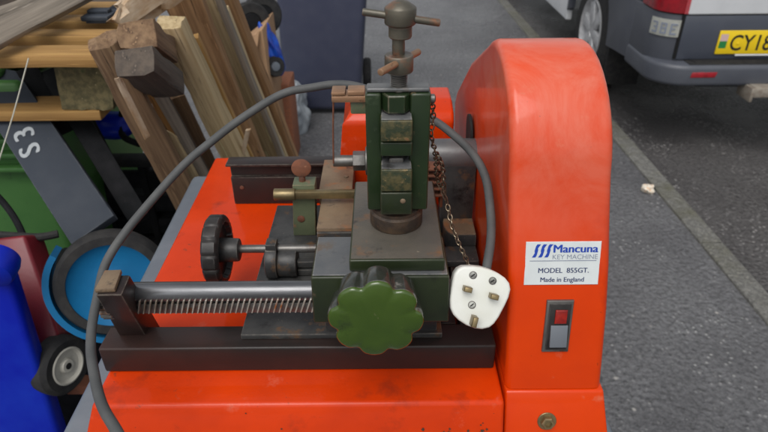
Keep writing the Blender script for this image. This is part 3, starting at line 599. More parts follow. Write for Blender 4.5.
# white upper shell
b = B(); prism(b, plan(VX, 3.34, VY, 3.20, .13), (0, 0, ZB), (1, 0, 0), (0, 1, 0), 1.68, .02, 3)
box(b, VX, 3.34, 3.2, 6.6, .78, 2.38, .02)
hexa(b, [(VX, 6.6, .45), (3.34, 6.6, .45), (3.2, 8.0, .45), (1.5, 8.0, .45), (VX, 6.6, 2.38), (3.34, 6.6, 2.38), (3.2, 7.2, 1.3), (1.5, 7.2, 1.3)], .05, 3)
box(b, VX, VX + .04, 4.40, 6.6, .30, .785, .008); box(b, VX, VX + .04, 3.2, 4.398, .765, .785, .002)
body = obj('body', b, M['vanwhite'], van)
# dark lower panel with the wheel arch
b = B(); q = [(3.20, ZB - .002), (3.20, .40), (WYc - .42, .37)] + arch(.42, 184, -4)[0:0] + [(WYc + .42 * math.cos(R(176 - k * 8.6)), WR + .02 + .42 * math.sin(R(176 - k * 8.6))) for k in range(21)] + [(4.395, .37), (4.395, ZB + .06), (3.75, ZB + .06), (3.70, ZB - .002)]
prism(b, q, (VX - .008, 0, 0), (0, 1, 0), (0, 0, 1), .05, .006, 2)
obj('lower_panel', b, M['vangrey'], van)
b = B(); box(b, 1.62, 3.1, 3.0, 7.4, .30, .78, .01); box(b, VX + .05, 1.62, 3.45, 4.5, .7, .78, .002); obj('chassis', b, M['dark'], van)
# corner and bumper
b = B(); prism(b, plan(VX - .006, 3.346, VY + .004, 3.205, .13), (0, 0, .47), (1, 0, 0), (0, 1, 0), ZB - .4725, .006, 2); obj('corner_panel', b, M['vangrey'], van)
b = B(); prism(b, plan(VX - .012, 3.352, VY - .085, 3.20, .17, 12), (0, 0, .375), (1, 0, 0), (0, 1, 0), .105, .022, 4); bp_ = obj('rear_bumper', b, M['vangrey'], van)
b = B(); box(b, 1.47, 3.2, VY - .068, VY + .01, .4805, .4835, .001)
for k in range(3): box(b, 1.5, 3.15, VY - .055 + k * .02, VY - .045 + k * .02, .4836, .487, .001)
obj('step_tread', b, M['tyre'], bp_)
a = W(692, 78, Y=VY - .088); e = W(715, 84, Y=VY - .088)
b = B(); hexa(b, [(a.x, VY - .0885, a.z - .013), (e.x, VY - .0885, a.z - .013), (e.x, VY - .07, a.z - .013), (a.x, VY - .07, a.z - .013), (a.x + .006, VY - .0885, a.z + .013), (e.x + .008, VY - .0885, a.z + .013), (e.x + .008, VY - .07, a.z + .013), (a.x + .006, VY - .07, a.z + .013)], .003); obj('reflector', b, M['lamp'], bp_)
# rear door
dx0 = W(682, 40, Y=VY).x
b = B(); box(b, dx0, 2.325, VY - .006, VY + .02, .488, ZB - .004, .004); obj('door_lower', b, M['vandoor'], van); b = B(); box(b, 2.335, 3.22, VY - .006, VY + .02, .488, ZB - .004, .004); obj('door_lower', b, M['vandoor'], van)
b = B(); box(b, dx0 + .004, 2.325, VY - .012, VY + .02, ZB, 2.3, .008, 3); dr = obj('rear_door', b, M['vanwhite'], van)
b = B(); box(b, 2.335, 3.22, VY - .012, VY + .02, ZB, 2.3, .008, 3); dr2 = obj('rear_door', b, M['vanwhite'], van)
b = B(); box(b, dx0 + .08, 2.28, VY - .015, VY - .0125, 1.45, 1.95, .001, 1); obj('door_window', b, M['glass'], dr); b = B(); box(b, 2.38, 3.18, VY - .015, VY - .0125, 1.45, 1.95, .001, 1); obj('door_window', b, M['glass'], dr2)
b = B(); box(b, dx0 - .012, dx0 - .001, VY - .004, VY + .01, .49, 2.3, .001); obj('door_seam', b, M['dark'], van)
# tail lamp wrapping the corner
lp = [(x, y) for x, y in plan(VX - .010, 3.35, VY - .008, 3.2, .132, 10)][:11]
lp = [(VX - .010, VY + .24)] + [q for q in lp] + [(dx0 - .013, VY - .008), (dx0 - .013, VY + .03), (VX + .12, VY + .1), (VX + .05, VY + .24)]
b = B(); prism(b, lp[::-1], (0, 0, ZB + .004), (1, 0, 0), (0, 1, 0), .42, .006, 2)
if True: obj('tail_lamp', b, M['lamp'], van)
# pale patched label on the corner
b = B(); cs = [(VX - .009 + .13 - .13 * math.cos(R(t_)), VY + .001 + .13 - .13 * math.sin(R(t_))) for t_ in range(12, 85, 9)]
zt_, zb_ = .672, .592
vs_ = [(b.verts.new((x, y - .003, zb_)), b.verts.new((x, y - .003, zt_))) for x, y in cs]
for A, C in zip(vs_, vs_[1:]): b.faces.new((A[0], C[0], C[1], A[1]))
bmesh.ops.solidify(b, geom=list(b.faces), thickness=.0015); patch = obj('corner_sticker', b, M['white'], van)
b = B()
for k, t0_ in enumerate((20, 40, 60)):                          # faint square outlines printed on it
    for (u0, u1, v0, v1) in ((0, 13, .012, .019), (0, 13, .056, .063), (0, 3, .012, .063), (10, 13, .012, .063), (3, 10, .035, .041)):
        if k == 0 and u0 == 0 and u1 == 3: continue
        if k == 2 and u0 == 10: continue
        pts = []
        for a_, h_ in ((u0, v0), (u1, v0), (u1, v1), (u0, v1)):
            tt = R(t0_ + a_); pts.append(b.verts.new((VX - .0125 + .13 - .1315 * math.cos(tt), VY - .0045 + .13 - .1315 * math.sin(tt), zb_ + h_)))
        b.faces.new(pts)
obj('sticker_print', b, M['greyink'], patch, smooth=False)
# number plate
pa = W(716.5, 54, Y=VY - .012); pz = .515; px0 = pa.x
b = B(); box(b, px0, px0 + .52, VY - .0135, VY - .0065, pz, pz + .111, .002); npl = obj('number_plate', b, M['plate'], van)
yq = VY - .0138
b = B(); text(b, 'CY18', (px0 + .058, yq, pz + .018), (1, 0, 0), (0, 0, 1), .105, .0002, .012, .84); obj('plate_lettering', b, M['platek'], npl, smooth=False)
def quad(x0, x1, z0, z1, y, m, nm, par):
    b = B(); b.faces.new([b.verts.new(p_) for p_ in ((x0, y, z0), (x1, y, z0), (x1, y, z1), (x0, y, z1))]); return obj(nm, b, m, par, smooth=False)
quad(px0 + .008, px0 + .044, pz + .028, pz + .062, yq, M['flagg'], 'flag_green', npl); quad(px0 + .008, px0 + .044, pz + .062, pz + .095, yq, M['flagw'], 'flag_pale', npl)
b = B(); box(b, px0 + .1, px0 + .42, VY - .016, VY - .0066, pz - .010, pz - .002, .002); obj('plate_trim', b, M['vanwhite'], npl)
b = B(); lathe(b, (px0 + .098, VY - .0135, pz + .05), (0, -1, 0), [(0, .006), (.002, .006), (.003, .004)], 16); obj('plate_screw', b, M['plate'], npl)
# wheels
def wheel(x, yc_):
    s_ = 1 if x < 2.3 else -1
    b = B(); lathe(b, (x, yc_, WR), (s_, 0, 0), [(0.004, .200), (.0, .30), (.02, .332), (.05, .34), (.19, .34), (.215, .325), (.22, .2), (.1, .2)], 56, None, True); ty = obj('wheel', b, M['tyre'], van)
    b = B(); lathe(b, (x - s_ * .004, yc_, WR), (s_, 0, 0), [(0, .200), (.002, .207), (.03, .206), (.05, .165), (.06, .02), (.052, .02), (.046, .15), (.03, .18)], 48, None, True); cyl(b, (x + s_ * .012, yc_, WR), (x + s_ * .05, yc_, WR), .055, None, .008)
    for k in range(6):
        a_ = R(k * 60 + 12); d_ = Vector((0, math.cos(a_), math.sin(a_))); e_ = Vector((0, -math.sin(a_), math.cos(a_))); c_ = Vector((x + s_ * .008, yc_, WR)); ii = Vector((s_, 0, 0))
        p = [c_ + d_ * .03 + e_ * .03, c_ + d_ * .03 - e_ * .03, c_ + d_ * .185 - e_ * .040, c_ + d_ * .185 + e_ * .040]
        hexa(b, p + [q + ii * .03 for q in p], .006)
    obj('wheel_trim', b, M['alloy'], ty)
wheel(VX + .03, WYc); wheel(VX + .03, WYc + 3.4); wheel(3.31, WYc); wheel(3.31, WYc + 3.4)
b = B(); hexa(b, [(VX + .02, WYc - .40, .12), (VX + .24, WYc - .40, .12), (VX + .24, WYc - .385, .12), (VX + .02, WYc - .385, .12), (VX + .02, WYc - .43, .46), (VX + .24, WYc - .43, .46), (VX + .24, WYc - .415, .46), (VX + .02, WYc - .415, .46)], .004); obj('mud_flap', b, M['tyre'], van)
a = W(753, 97, Y=VY - .15)
b = B(); box(b, a.x + .015, a.x + .30, VY - .14, VY - .0, a.z - .025, a.z + .025, .004); box(b, a.x, a.x + .0148, VY - .145, VY - .02, a.z - .045, a.z + .022, .003); obj('tow_bracket', b, M['hitch'], van)

# crumpled wrapper beside the edging
b = B(); c_ = W(648, 194, Z=0); bmesh.ops.create_icosphere(b, subdivisions=3, radius=.026)
for v_ in b.verts: v_.co = Vector((v_.co.x * 1.1, v_.co.y * 1.0, max(v_.co.z * .8, -.014))) * (1 + .55 * noise.noise(v_.co * 60)) + c_ + Vector((0, 0, .016))
tag(obj('litter', b, M['litter'], None, 20), 'small crumpled white and orange wrapper lying on tarmac by the edging', 'litter')

# ------------------------------------------------------------------ bins
db = thing('wheelie_bin', 'tall dark navy blue wheelie bin standing on the pavement behind the timber', 'bin', (-.35, 3.65, 0))
b = B(); x0b, x1b = W(286, 112, Y=3.4).x, W(361, 112, Y=3.4).x; x0t, x1t = W(278, 0, Y=3.36).x, W(368, 0, Y=3.36).x
ex = lambda f: (x0b + (x0t - x0b) * f, x1b + (x1t - x1b) * f)
xa, xb = ex(.96 / .65)
hexa(b, [(x0b, 3.40, .025), (x1b, 3.40, .025), (x1b, 3.83, .025), (x0b, 3.83, .025), (xa, 3.33, .99), (xb, 3.33, .99), (xb, 3.98, .99), (xa, 3.98, .99)], .035, 4); obj('body', b, M['navybin'], db)
b = B(); hexa(b, [(xa - .025, 3.29, .991), (xb + .025, 3.29, .991), (xb + .025, 4.02, .991), (xa - .025, 4.02, .991), (xa + .0, 3.32, 1.06), (xb, 3.32, 1.06), (xb, 3.98, 1.08), (xa, 3.98, 1.08)], .02, 3); obj('lid', b, M['navybin'], db)
for x_, s_ in ((x1b + .012, 1), (x0b - .062, 1)):
    b = B(); cyl(b, (x_, 3.80, .11), (x_ + .05, 3.80, .11), .11, None, .015); obj('wheel', b, M['tyre'], db)

gb = thing('wheelie_bin', 'green wheelie bin with ribbed front under the yellow pallet', 'bin', (-.95, 1.48, 0))
b = B(); hexa(b, [(-1.16, 1.30, .02), (-.80, 1.30, .02), (-.80, 1.72, .02), (-1.16, 1.72, .02), (-1.24, 1.17, .95), (-.74, 1.17, .95), (-.74, 1.78, .95), (-1.24, 1.78, .95)], .03, 4)
gbody = obj('body', b, M['greenbin'], gb)
b = B(); box(b, -1.26, -.72, 1.145, 1.80, .952, 1.0, .012, 3); box(b, -1.23, -.76, 1.16, 1.78, 1.001, 1.030, .015, 3); obj('lid', b, M['greenbin'], gb)
b = B()
for k in range(3): box(b, -1.2, -.78, 1.163 + k * .002, 1.19, .86 - k * .035, .872 - k * .035, .004)
obj('rim_rib', b, M['greenbin'], gbody)

bb = thing('plastic_tray', 'bright blue plastic tray stood on end left of the red machine', 'tray', (-.75, .80, 0))
YB = .72
tr_, br_ = W(9, 272, Y=YB), W(57, 432, Y=YB); dz_ = tr_.z - br_.z; slx = (tr_.x - br_.x) / dz_
bx = br_.x - slx * br_.z
b = B(); hexa(b, [(bx - .36, YB, .01), (bx, YB, .01), (bx, YB + .045, .01), (bx - .36, YB + .045, .01), (tr_.x - .42, YB, tr_.z), (tr_.x, YB, tr_.z), (tr_.x - .01, YB + .04, tr_.z), (tr_.x - .42, YB + .04, tr_.z)], .012, 3); obj('body', b, M['bluebin'], bb)
c_ = W(-8, 270, Y=YB - .02)
b = B(); lathe(b, (c_.x, YB - .028, c_.z), (0, 1, .25), [(0, .020), (.004, .028), (.01, .030), (.03, .030), (.04, .027)], 40); obj('rim_lobe', b, M['bluebin'], bb)

# ------------------------------------------------------------------ pallet lying on the green bin
pal = thing('pallet', 'yellow pine pallet lying flat on the green wheelie bin', 'pallet', (-.75, 1.4, 1.06))
def board(bm, x0, x1, y0, y1, z0, z1, seed, w=.003, amp=.0025):
    t = bmesh.new(); bmesh.ops.create_cube(t, size=1)
    bmesh.ops.subdivide_edges(t, edges=[e for e in t.edges if abs(e.verts[0].co.x - e.verts[1].co.x) > .5], cuts=14)
    for v_ in t.verts:
        q = Vector((x0 + (v_.co.x + .5) * (x1 - x0), y0 + (v_.co.y + .5) * (y1 - y0), z0 + (v_.co.z + .5) * (z1 - z0)))
        v_.co = q + Vector((noise.noise(q * 9 + Vector((seed, 0, 0))) * .006 if abs(v_.co.x) > .49 else 0, noise.noise(q * 7 + Vector((seed, 3, 0))) * amp, noise.noise(q * 5 + Vector((seed, 0, 5))) * amp))
    bev(t, w, 2, [e for e in t.edges if e.calc_face_angle(0) > .6]); return add(bm, t)
rows = [(54.2, 42, 97), (34, 26.5, 132), (18.5, 12, 134), (5, -1, 136)]
for i, (yn, yf, xr) in enumerate(rows):
    A = W(xr, yn, Z=1.086); Cc = W(xr, yf, Z=1.086)
    b = B(); board(b, -1.5, A.x if i == 0 else A.x + .03, A.y, Cc.y, 1.066, 1.086, i * 3.1); obj('deck_board', b, WD['yellow'], pal)
A = W(100, 108.5, Z=.968); b = B(); board(b, -1.5, A.x, A.y, A.y + .085, .948, .968, 21.0); obj('bottom_board', b, WD['yellow'], pal)
q0, q1, q2, q3 = W(54, 61.5, Y=A.y + .004), W(97, 61.5, Y=A.y + .004), W(110, 112, Y=A.y + .004), W(64, 112, Y=A.y + .004)
b = B(); t = bmesh.new(); bmesh.ops.create_cube(t, size=1); bmesh.ops.subdivide_edges(t, edges=list(t.edges), cuts=9, use_grid_fill=True)
for v_ in t.verts:
    fz = v_.co.z + .5; xl_ = q3.x + (q0.x - q3.x) * fz; xr_ = q2.x + .012 + (q1.x + .02 - q2.x) * fz
    q = Vector((xl_ + (v_.co.x + .5) * (xr_ - xl_), A.y + .003 + (v_.co.y + .5) * .10, .9685 + fz * .0965)); v_.co = q + Vector((0, 1, 0)) * noise.noise(q * 70) * .003
bev(t, .003, 2, [e for e in t.edges if e.calc_face_angle(0) > .6]); add(b, t); obj('block', b, M['chip'], pal)
b = B(); box(b, -.99, -.565, A.y + .105, 2.0, 1.032, 1.0655, .003); box(b, -1.5, -1.35, A.y + .105, 2.0, 1.032, 1.0655, .003); obj('stringer', b, WD['dark'], pal)
b = B(); box(b, -1.45, -1.35, A.y + .003, A.y + .1, .9685, 1.0655, .003); obj('block', b, M['chip'], pal)

# ------------------------------------------------------------------ loose timber
def beam(name, label, cat, p0, p1, w, h, m, roll=0, chip=.005, group=None, segs=22, endjag=.012, bend=.003, upv=None):
    p0, p1 = Vector(p0), Vector(p1); L = (p1 - p0).length; ax = (p1 - p0).normalized()
    view = (Vector((0, 0, CAM_H)) - p0).normalized(); view = Vector(upv) if upv else view; up = (view - ax * view.dot(ax)).normalized(); up = Matrix.Rotation(R(roll), 3, ax) @ up; sd_ = up.cross(ax)
    t = bmesh.new(); bmesh.ops.create_cube(t, size=1)
    bmesh.ops.subdivide_edges(t, edges=[e for e in t.edges if abs(e.verts[0].co.x - e.verts[1].co.x) > .5], cuts=segs)
    bmesh.ops.subdivide_edges(t, edges=[e for e in t.edges if abs(e.verts[0].co.x - e.verts[1].co.x) < .001], cuts=2, use_grid_fill=True)
    sdv = (sum(map(ord, label)) % 97) * 1.7
    for v_ in t.verts:
        q = Vector(((v_.co.x) * L, v_.co.y * w, v_.co.z * h)); e_ = abs(v_.co.y) > .49 and abs(v_.co.z) > .49
        nn = noise.noise(q * 14 + Vector((sdv, 0, 0))); q2 = q.copy()
        if e_: k_ = max(0, nn) * chip; q2.y -= math.copysign(k_, q.y); q2.z -= math.copysign(k_, q.z)
        if abs(v_.co.x) > .499: q2.x += noise.noise(q * 40 + Vector((sdv, 1, 0))) * endjag
        q2.y += noise.noise(Vector((q.x * 3, sdv, 0))) * bend; q2.z += noise.noise(Vector((q.x * 3, sdv, 9))) * bend; v_.co = q2
    bev(t, .0012, 2, [e for e in t.edges if e.calc_face_angle(0) > .6])
    me = bpy.data.meshes.new(name); t.to_mesh(me); t.free(); me.materials.append(m)
    me.polygons.foreach_set('use_smooth', [True] * len(me.polygons)); me.set_sharp_from_angle(angle=R(24))
    o = bpy.data.objects.new(name, me); COL.objects.link(o)
    o.matrix_world = Matrix.Translation((p0 + p1) / 2) @ Matrix((ax, sd_, up)).transposed().to_4x4(); OFF[o.name] = Vector(o.location)
    return tag(o, label, cat, group)
def lean(name, label, a, b2, D0, Yb, w, h, m, L=None, **kw):
    """a, b2: two points of the piece's centre line in the photo; top at distance D0, foot on the ground at depth Yb"""
    p0 = W(a[0], a[1], D=D0); px = None
    # the line meets the ground row for depth Yb
    dz = -CAM_H; d_ = Yb * _c - dz * _s; v_ = Yb * _s + dz * _c; py = 216 - F * v_ / d_
    px = a[0] + (b2[0] - a[0]) * (py - a[1]) / (b2[1] - a[1]); p1 = W(px, py, Y=Yb); p1.z = .03
    if L: p1 = p0 + (p1 - p0).normalized() * L
    return beam(name, label, 'timber', p0, p1, w, h, m, group='timbers leaning in the wood pile', **kw)
lean('timber', 'dark brown wet post with a pale split strip, leftmost of the leaning timbers', (104, 38), (186, 200), 1.00, 1.34, .050, .045, WD['brown'], roll=12, chip=.008)
lean('timber', 'pale square-edged timber with a light left edge beside the grey block', (172, 20), (236, 158), 1.10, 1.50, .048, .045, WD['pale'], roll=24)
lean('timber', 'thick reddish rotting timber between two pale lengths', (184, -12), (252, 160), 1.22, 1.66, .070, .06, WD['red'], roll=10, chip=.014)
lean('timber', 'long pale timber with a bright worn patch midway, behind the rotting one', (204, -20), (276, 158), 1.30, 1.80, .048, .05, WD['pale'], roll=16)
lean('timber', 'thin brown strip, rightmost of the leaning timbers beside the cardboard box', (226, -20), (292, 155), 1.42, 1.96, .026, .03, WD['red'], roll=30)
lean('timber', 'narrow orange stained strip showing in the dark gap under the grey block', (150, 78), (196, 168), 1.24, 1.58, .034, .025, WD['orange'], roll=0)
lean('timber', 'brown board half hidden behind the reddish rotting timber', (214, 60), (262, 165), 1.50, 1.90, .06, .03, WD['red'], roll=5)
lean('timber', 'dull brown wide plank low in the pile behind the orange strip', (168, 95), (214, 190), 1.36, 1.70, .075, .03, WD['brown'], roll=5)
# two thick offcuts lying end-on
G_ = 'offcuts lying on the wood pile'
beam('offcut', 'thick grey brown offcut showing its end grain, lower of two stacked', 'timber', W(137, 60, D=.955), W(168, 83, D=1.10), .062, .044, WD['end'], upv=(-.1, .35, .9), chip=.012, segs=8, group=G_)
beam('offcut', 'dark brown offcut showing its end grain, upper of two stacked', 'timber', W(138, 32, D=.975), W(162, 50, D=1.10), .060, .046, WD['brown'], upv=(-.1, .35, .9), chip=.012, segs=8, group=G_)
lean('timber', 'short pale upright slat between the long pale timber and the thin strip', (222, 10), (266, 120), 1.36, 1.86, .040, .018, WD['pale'], roll=20)
lean('timber', 'weathered thin batten left of the pale square-edged timber', (158, 88), (206, 178), 1.16, 1.46, .022, .020, WD['grey'], roll=10)
lean('timber', 'thin dark lath in the shadow between the brown post and the pale timber', (150, 66), (216, 190), 1.20, 1.52, .016, .020, WD['dark'], roll=6)
lean('timber', 'narrow yellow lath standing just right of the pale square-edged timber', (196, 34), (252, 160), 1.17, 1.56, .014, .022, WD['yellow'], roll=12)
lean('timber', 'reddish torn board end high in the pile behind the splintered offcut', (172, -18), (208, 60), 1.20, 1.7, .055, .03, WD['red'], roll=20, chip=.012, L=.16, endjag=.05)
lean('timber', 'slim weathered batten lying across the top of the long pale timber', (216, -16), (258, 96), 1.26, 1.74, .016, .014, WD['grey'], roll=30)
lean('timber', 'pale broken lath low in the pile beside the wet brown post', (168, 128), (200, 186), 1.20, 1.44, .018, .012, WD['pale'], roll=25, endjag=.04)
lean('splinter', 'pale split sliver hanging along the wet brown post', (121, 74), (143, 122), .985, 1.30, .012, .006, M['splint'], L=.13, chip=.004, endjag=.02, bend=.006)
lean('splinter', 'small bright wood sliver beside the cable behind the red machine', (249, 128), (242, 158), 1.30, 1.5, .010, .008, M['splint'], L=.12, chip=.003)
p0 = W(122, 20, D=1.06); beam('splintered_offcut', 'torn splintered offcut of bare pale wood above the dark block', 'timber', p0, W(172, -14, D=1.15), .055, .03, M['splint'], roll=20, chip=.03, segs=16, endjag=.05)
p0 = W(-40, 44, D=.97); beam('plank', 'grey weathered plank laid slanting across the pallet boards', 'plank', p0, W(110, -28, D=1.32), .060, .018, WD['grey'], roll=-28)
p0 = W(-40, 12, D=1.05); beam('plank', 'dark wet plank behind the grey slanting plank in top corner', 'plank', p0, W(70, -30, D=1.3), .10, .018, WD['dark'], roll=-20)
# strap clip lying on the boards
a = W(103, 16, Z=1.09); cp = thing('strap_buckle', 'dark grey plastic strap buckle lying on the pallet boards', 'buckle', (a.x, a.y, 1.087))
b = B(); box(b, a.x - .020, a.x + .020, a.y - .03, a.y + .30, 1.0872, 1.0915, .0015); obj('strap', b, M['slate'], cp)
b = B(); box(b, a.x - .028, a.x + .028, a.y - .034, a.y + .034, 1.0917, 1.102, .003); box(b, a.x - .022, a.x + .022, a.y - .012, a.y + .012, 1.102, 1.110, .003); obj('clip', b, M['slate'], cp)

# ------------------------------------------------------------------ clutter between the bins
pq = [W(-8, 116, D=1.17), W(50, 116, D=1.17), W(114, 213, D=1.12), W(71, 242, D=1.08)]
_pn = (pq[1] - pq[0]).cross(pq[3] - pq[0]).normalized(); _o = Vector((0, 0, CAM_H)); _r = ray(114, 213); pq[2] = _o + _r * ((pq[0] - _o).dot(_pn) / _r.dot(_pn))
ext = pq[0] + (pq[0] - pq[3]) * .55, pq[1] + (pq[1] - pq[2]) * .55
pn_ = (pq[1] - pq[0]).cross(pq[3] - pq[0]).normalized()
if pn_.y > 0: pn_ = -pn_
b = B(); hexa(b, [p_ - pn_ * .022 for p_ in (pq[3], pq[2], ext[1], ext[0])] + [pq[3], pq[2], ext[1], ext[0]], .003)
pan = obj('grey_panel', b, M['slate']); tag(pan, 'slate grey panel hand painted with white S3, leaning under the pallet', 'panel')
ua = (pq[1] - pq[2]).normalized(); va = pn_.cross(ua).normalized()
dn = lambda px, py: (lambda r_, o_: o_ + r_ * ((pq[0] - o_).dot(pn_) / r_.dot(pn_)))(ray(px, py), Vector((0, 0, CAM_H)))
ua = (dn(24, 131) - dn(30.5, 148)).normalized(); va = pn_.cross(ua).normalized()
b = B()
for ch_, cx_, cy_ in (('S', 30, 147.5), ('3', 24.5, 131)): text(b, ch_, dn(cx_, cy_) - va * .0195, ua, va, .055, .0012, 0, 1.0, 'CENTER', .03)
pl3 = obj('painted_lettering', b, M['paintw'], pan, smooth=False)
for i, (a0, a1, d0, d1, w_) in enumerate((((52, 70), (140, 218), 1.24, 1.20, .040), ((86, 112), (128, 196), 1.32, 1.26, .026), ((28, 66), (66, 130), 1.22, 1.25, .04))):
    beam('metal_tube', ('broad black square tube running beside the grey panel', 'thin black tube behind the broad black one', 'black tube end showing between the pallet boards')[i], 'tube', W(*a0, D=d0), W(*a1, D=d1), w_, w_ * .8, M['blackfr'], chip=.002, endjag=.001, bend=0)
b = B(); tube(b, spline([W(126, 100, D=1.5), W(122, 118, D=1.5), W(124, 134, D=1.48), W(140, 142, D=1.46)], 8), .008, 10); tag(obj('black_hose', b, M['blackfr']), 'short bent black hose hanging under the mossy pallet block', 'hose')
b = B(); bmesh.ops.create_icosphere(b, subdivisions=3, radius=.05); c_ = W(112, 122, D=1.52)
for v_ in b.verts: v_.co = Vector((v_.co.x * 1.5, v_.co.y, v_.co.z * .6)) * (1 + .3 * noise.noise(v_.co * 30)) + c_
tag(obj('blue_rag', b, M['bluebin']), 'bit of blue sheeting behind the mossy pallet block', 'rag')
# heap of dark rubbish: one crate-like black box low behind the tubes
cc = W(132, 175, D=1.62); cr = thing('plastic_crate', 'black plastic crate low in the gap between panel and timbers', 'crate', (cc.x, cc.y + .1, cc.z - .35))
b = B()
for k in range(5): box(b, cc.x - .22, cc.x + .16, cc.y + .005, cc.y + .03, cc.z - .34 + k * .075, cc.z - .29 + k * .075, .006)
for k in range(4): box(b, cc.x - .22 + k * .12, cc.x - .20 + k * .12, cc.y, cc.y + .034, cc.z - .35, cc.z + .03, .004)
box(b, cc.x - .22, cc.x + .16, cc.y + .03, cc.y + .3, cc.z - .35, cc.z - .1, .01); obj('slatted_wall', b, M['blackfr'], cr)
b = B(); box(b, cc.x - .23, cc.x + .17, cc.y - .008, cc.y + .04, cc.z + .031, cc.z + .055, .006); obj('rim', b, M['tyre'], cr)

# big blue wheel with a black tyre
wc_ = W(113, 281, D=.98); wn = (Vector((0, 0, CAM_H)) - wc_).normalized(); wn = (wn + Vector((-.05, -.25, -.25))).normalized()
bw = thing('disc_wheel', 'large blue disc wheel with black tyre behind the cable', 'wheel', wc_)
b = B(); lathe(b, wc_ - wn * .03, wn, [(0, .066), (.0, .082), (.012, .088), (.034, .088), (.044, .082), (.044, .069), (.02, .066)], 64, None, True); obj('tyre', b, M['tyre'], bw)
b = B(); lathe(b, wc_ - wn * .02, wn, [(0, .074), (.030, .074), (.033, .070), (.026, .062), (.020, .03), (.024, .016), (.030, .012)], 64); obj('disc', b, M['cyanblue'], bw)
b = B(); u_ = (Vector((1, 0, 0)) - wn * wn.x).normalized(); v_2 = wn.cross(u_)
ring = [wc_ - wn * .055 + (u_ * math.cos(t_) + v_2 * math.sin(t_)) * .093 for t_ in [R(k) for k in range(145, 262, 6)]]
lst = []
t = bmesh.new()
for k, p_ in enumerate(ring):
    o_ = (p_ - (wc_ - wn * .055)).normalized(); lst.append([t.verts.new(p_ + o_ * x_ + wn * y_) for x_, y_ in ((0, 0), (.010, 0), (.010, .06), (0, .06))])
for A_, B_ in zip(lst, lst[1:]):
    for k in range(4): t.faces.new((A_[k], B_[k], B_[(k + 1) % 4], A_[(k + 1) % 4]))
t.faces.new(lst[0]); t.faces.new(lst[-1]); bmesh.ops.recalc_face_normals(t, faces=t.faces); add(b, t); obj('mudguard', b, M['cyanblue'], bw)
# dark hose loop in front of the green bin
b = B(); tube(b, spline([W(-20, 175, D=1.16), W(8, 205, D=1.15), W(24, 235, D=1.14), W(34, 275, D=1.12), W(40, 330, D=1.10)], 8), .0065, 10); tag(obj('garden_hose', b, M['blackfr']), 'black hose curving down the front of the green bin', 'hose')
b = B(); tube(b, spline([W(-20, 230, D=1.10), W(18, 233, D=1.10), W(40, 234, D=1.10), W(58, 231, D=1.11)], 8), .0075, 10); tag(obj('handle_bar', b, M['tyre']), 'grey horizontal bar crossing in front of the green bin', 'bar')
b = B(); tube(b, [W(30, 55, D=1.02), W(14, 112, D=1.02), W(-4, 168, D=1.02)], .0011, 8); tag(obj('cord', b, M['cord']), 'thin pale cord hanging down past the pallet edge', 'cord')
# red wheeled garden machine
rw = W(66, 363, D=1.06)
mw = thing('lawnmower', 'dark red lawnmower side with a white hubbed wheel, beside the blue bin', 'mower', (rw.x - .04, rw.y + .1, rw.z - .05))
rp = [W(-12, 236, D=1.06), W(24, 232, D=1.06), W(58, 332, D=1.06), W(44, 352, D=1.05), W(-12, 300, D=1.05)]
rn = (rp[2] - rp[0]).cross(rp[1] - rp[0]).normalized(); rn = rn if rn.y > 0 else -rn
b = B(); A_ = [b.verts.new(p_) for p_ in rp]; B_ = [b.verts.new(p_ + rn * .06) for p_ in rp]; b.faces.new(A_); b.faces.new(B_)
for k in range(5): b.faces.new((A_[k], A_[(k + 1) % 5], B_[(k + 1) % 5], B_[k]))
bmesh.ops.recalc_face_normals(b, faces=b.faces); bev(b, .006, 3); obj('deck', b, M['maroon'], mw)
wa = Vector((.93, -.30, .10)).normalized()
b = B(); lathe(b, rw - wa * .035, wa, [(0, .035), (0, .046), (.006, .053), (.030, .053), (.038, .046), (.038, .033), (.02, .033)], 48, None, True); tyr = obj('wheel', b, M['tyre'], mw)
b = B(); lathe(b, rw - wa * .006, wa, [(0, .034), (.009, .034), (.010, .031), (.005, .026), (.003, .014), (.009, .011), (.009, .0055), (.003, .005)], 40); obj('hub', b, M['hub'], tyr)
b = B(); lathe(b, rw + wa * .001, wa, [(0, .0058), (.003, .0058)], 16); obj('axle', b, M['dark'], tyr)
# dark hulk the mower stands against and a bit of brick on the ground
b = B(); q = W(74, 388, D=1.14); box(b, q.x - .02, q.x + .05, q.y, q.y + .03, q.z - .012, q.z + .012, .003); tag(obj('brick_piece', b, M['brick']), 'small orange brick fragment below the white hubbed wheel', 'brick')
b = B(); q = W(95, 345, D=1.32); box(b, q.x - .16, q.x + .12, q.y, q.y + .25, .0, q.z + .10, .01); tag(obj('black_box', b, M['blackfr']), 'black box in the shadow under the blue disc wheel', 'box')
# far items between the timber and the navy bin
q = W(262, 66, Y=2.55); cb_ = thing('cardboard_box', 'open brown cardboard box behind the leaning timbers', 'box', (q.x - .05, q.y + .15, 0))
a0, a1 = W(236, 72, Y=2.5).x, W(272, 60, Y=2.5).x; zt1 = W(262, 28, Y=2.5).z; 
b = B(); hexa(b, [(a0, 2.5, .0), (a1, 2.5, .0), (a1, 2.8, .0), (a0, 2.8, .0), (a0, 2.5, zt1 - .09), (a1 - .02, 2.5, zt1), (a1 - .02, 2.8, zt1), (a0, 2.8, zt1 - .09)], .004); obj('carton', b, M['cardb'], cb_)
b = B(); hexa(b, [(a0, 2.47, zt1 - .22), (a1 - .05, 2.46, zt1 - .10), (a1 - .05, 2.465, zt1 - .10), (a0, 2.475, zt1 - .22), (a0 + .01, 2.49, zt1 - .12), (a1 - .03, 2.49, zt1 + .0), (a1 - .03, 2.495, zt1 + .0), (a0 + .01, 2.495, zt1 - .12)], .001); obj('flap', b, M['cardb'], cb_)
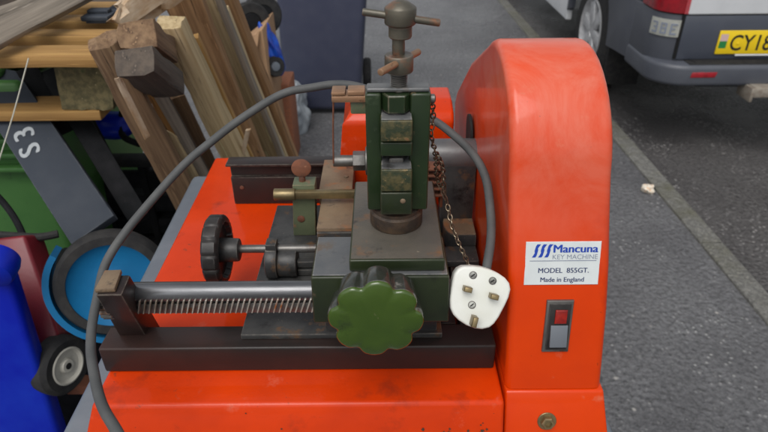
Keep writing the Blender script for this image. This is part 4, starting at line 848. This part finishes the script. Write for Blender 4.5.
q = W(273, 47, Y=2.62); b = B(); t = bmesh.new(); bmesh.ops.create_icosphere(t, subdivisions=4, radius=.10)
for v_ in t.verts: v_.co = Vector((v_.co.x * .40, v_.co.y * .5, v_.co.z * 1.05)) * (1 + .35 * noise.noise(v_.co * 18)) + Vector((v_.co.z * -.35, 0, 0)) + Vector((q.x, q.y, q.z))
add(b, t); tag(obj('blue_sack', b, M['blueitem']), 'vivid blue crumpled sack beside the cardboard box and navy bin', 'sack')
for i, (x_, y_, r_) in enumerate(((273, 65, .045), (250, 22, .09), (262, 14, .09))):
    q = W(x_, y_, Y=2.6 + .12 * i); b = B(); n_2 = Vector((.5, -.8, .2)).normalized()
    lathe(b, q, n_2, [(0, r_ * .4), (0, r_ * .9), (.012, r_), (.04, r_), (.05, r_ * .9), (.05, r_ * .5), (.02, r_ * .45)], 40, None, True); o_ = obj('small_wheel', b, M['tyre'])
    b = B(); lathe(b, q + n_2 * .02, n_2, [(0, r_ * .5), (.025, r_ * .5), (.032, r_ * .42), (.034, r_ * .2)], 32); obj('hub', b, M['lid'] if i == 0 else M['blackfr'], o_)
    tag(o_, ('small black wheel with grey hub beneath the blue sack', 'dark ridged wheel above the cardboard box, nearer the timber', 'dark ridged wheel above the cardboard box, nearer the navy bin')[i], 'wheel')
q = W(276, 92, Y=2.75); b = B(); box(b, q.x - .09, q.x + .07, q.y, q.y + .2, 0, q.z + .04, .006); tag(obj('brick_stack', b, M['brick']), 'orange brown bricks low beside the navy bin', 'bricks')
q = W(296, 128, Z=.0); b = B(); t = bmesh.new(); bmesh.ops.create_icosphere(t, subdivisions=5, radius=.15)
for v_ in t.verts:
    c0_ = v_.co.copy(); f_ = 1 + .38 * noise.noise(c0_ * 9) + .14 * noise.noise(c0_ * 26); v_.co = Vector((c0_.x * 1.1, c0_.y * 1.0, max(c0_.z, -.10) * 1.15)) * f_ + Vector((q.x - .06, q.y + .02, .12))
add(b, t); tag(obj('plastic_bag', b, M['bag'], None, 60), 'pale grey plastic bag slumped on tarmac at the end of the timbers', 'bag')
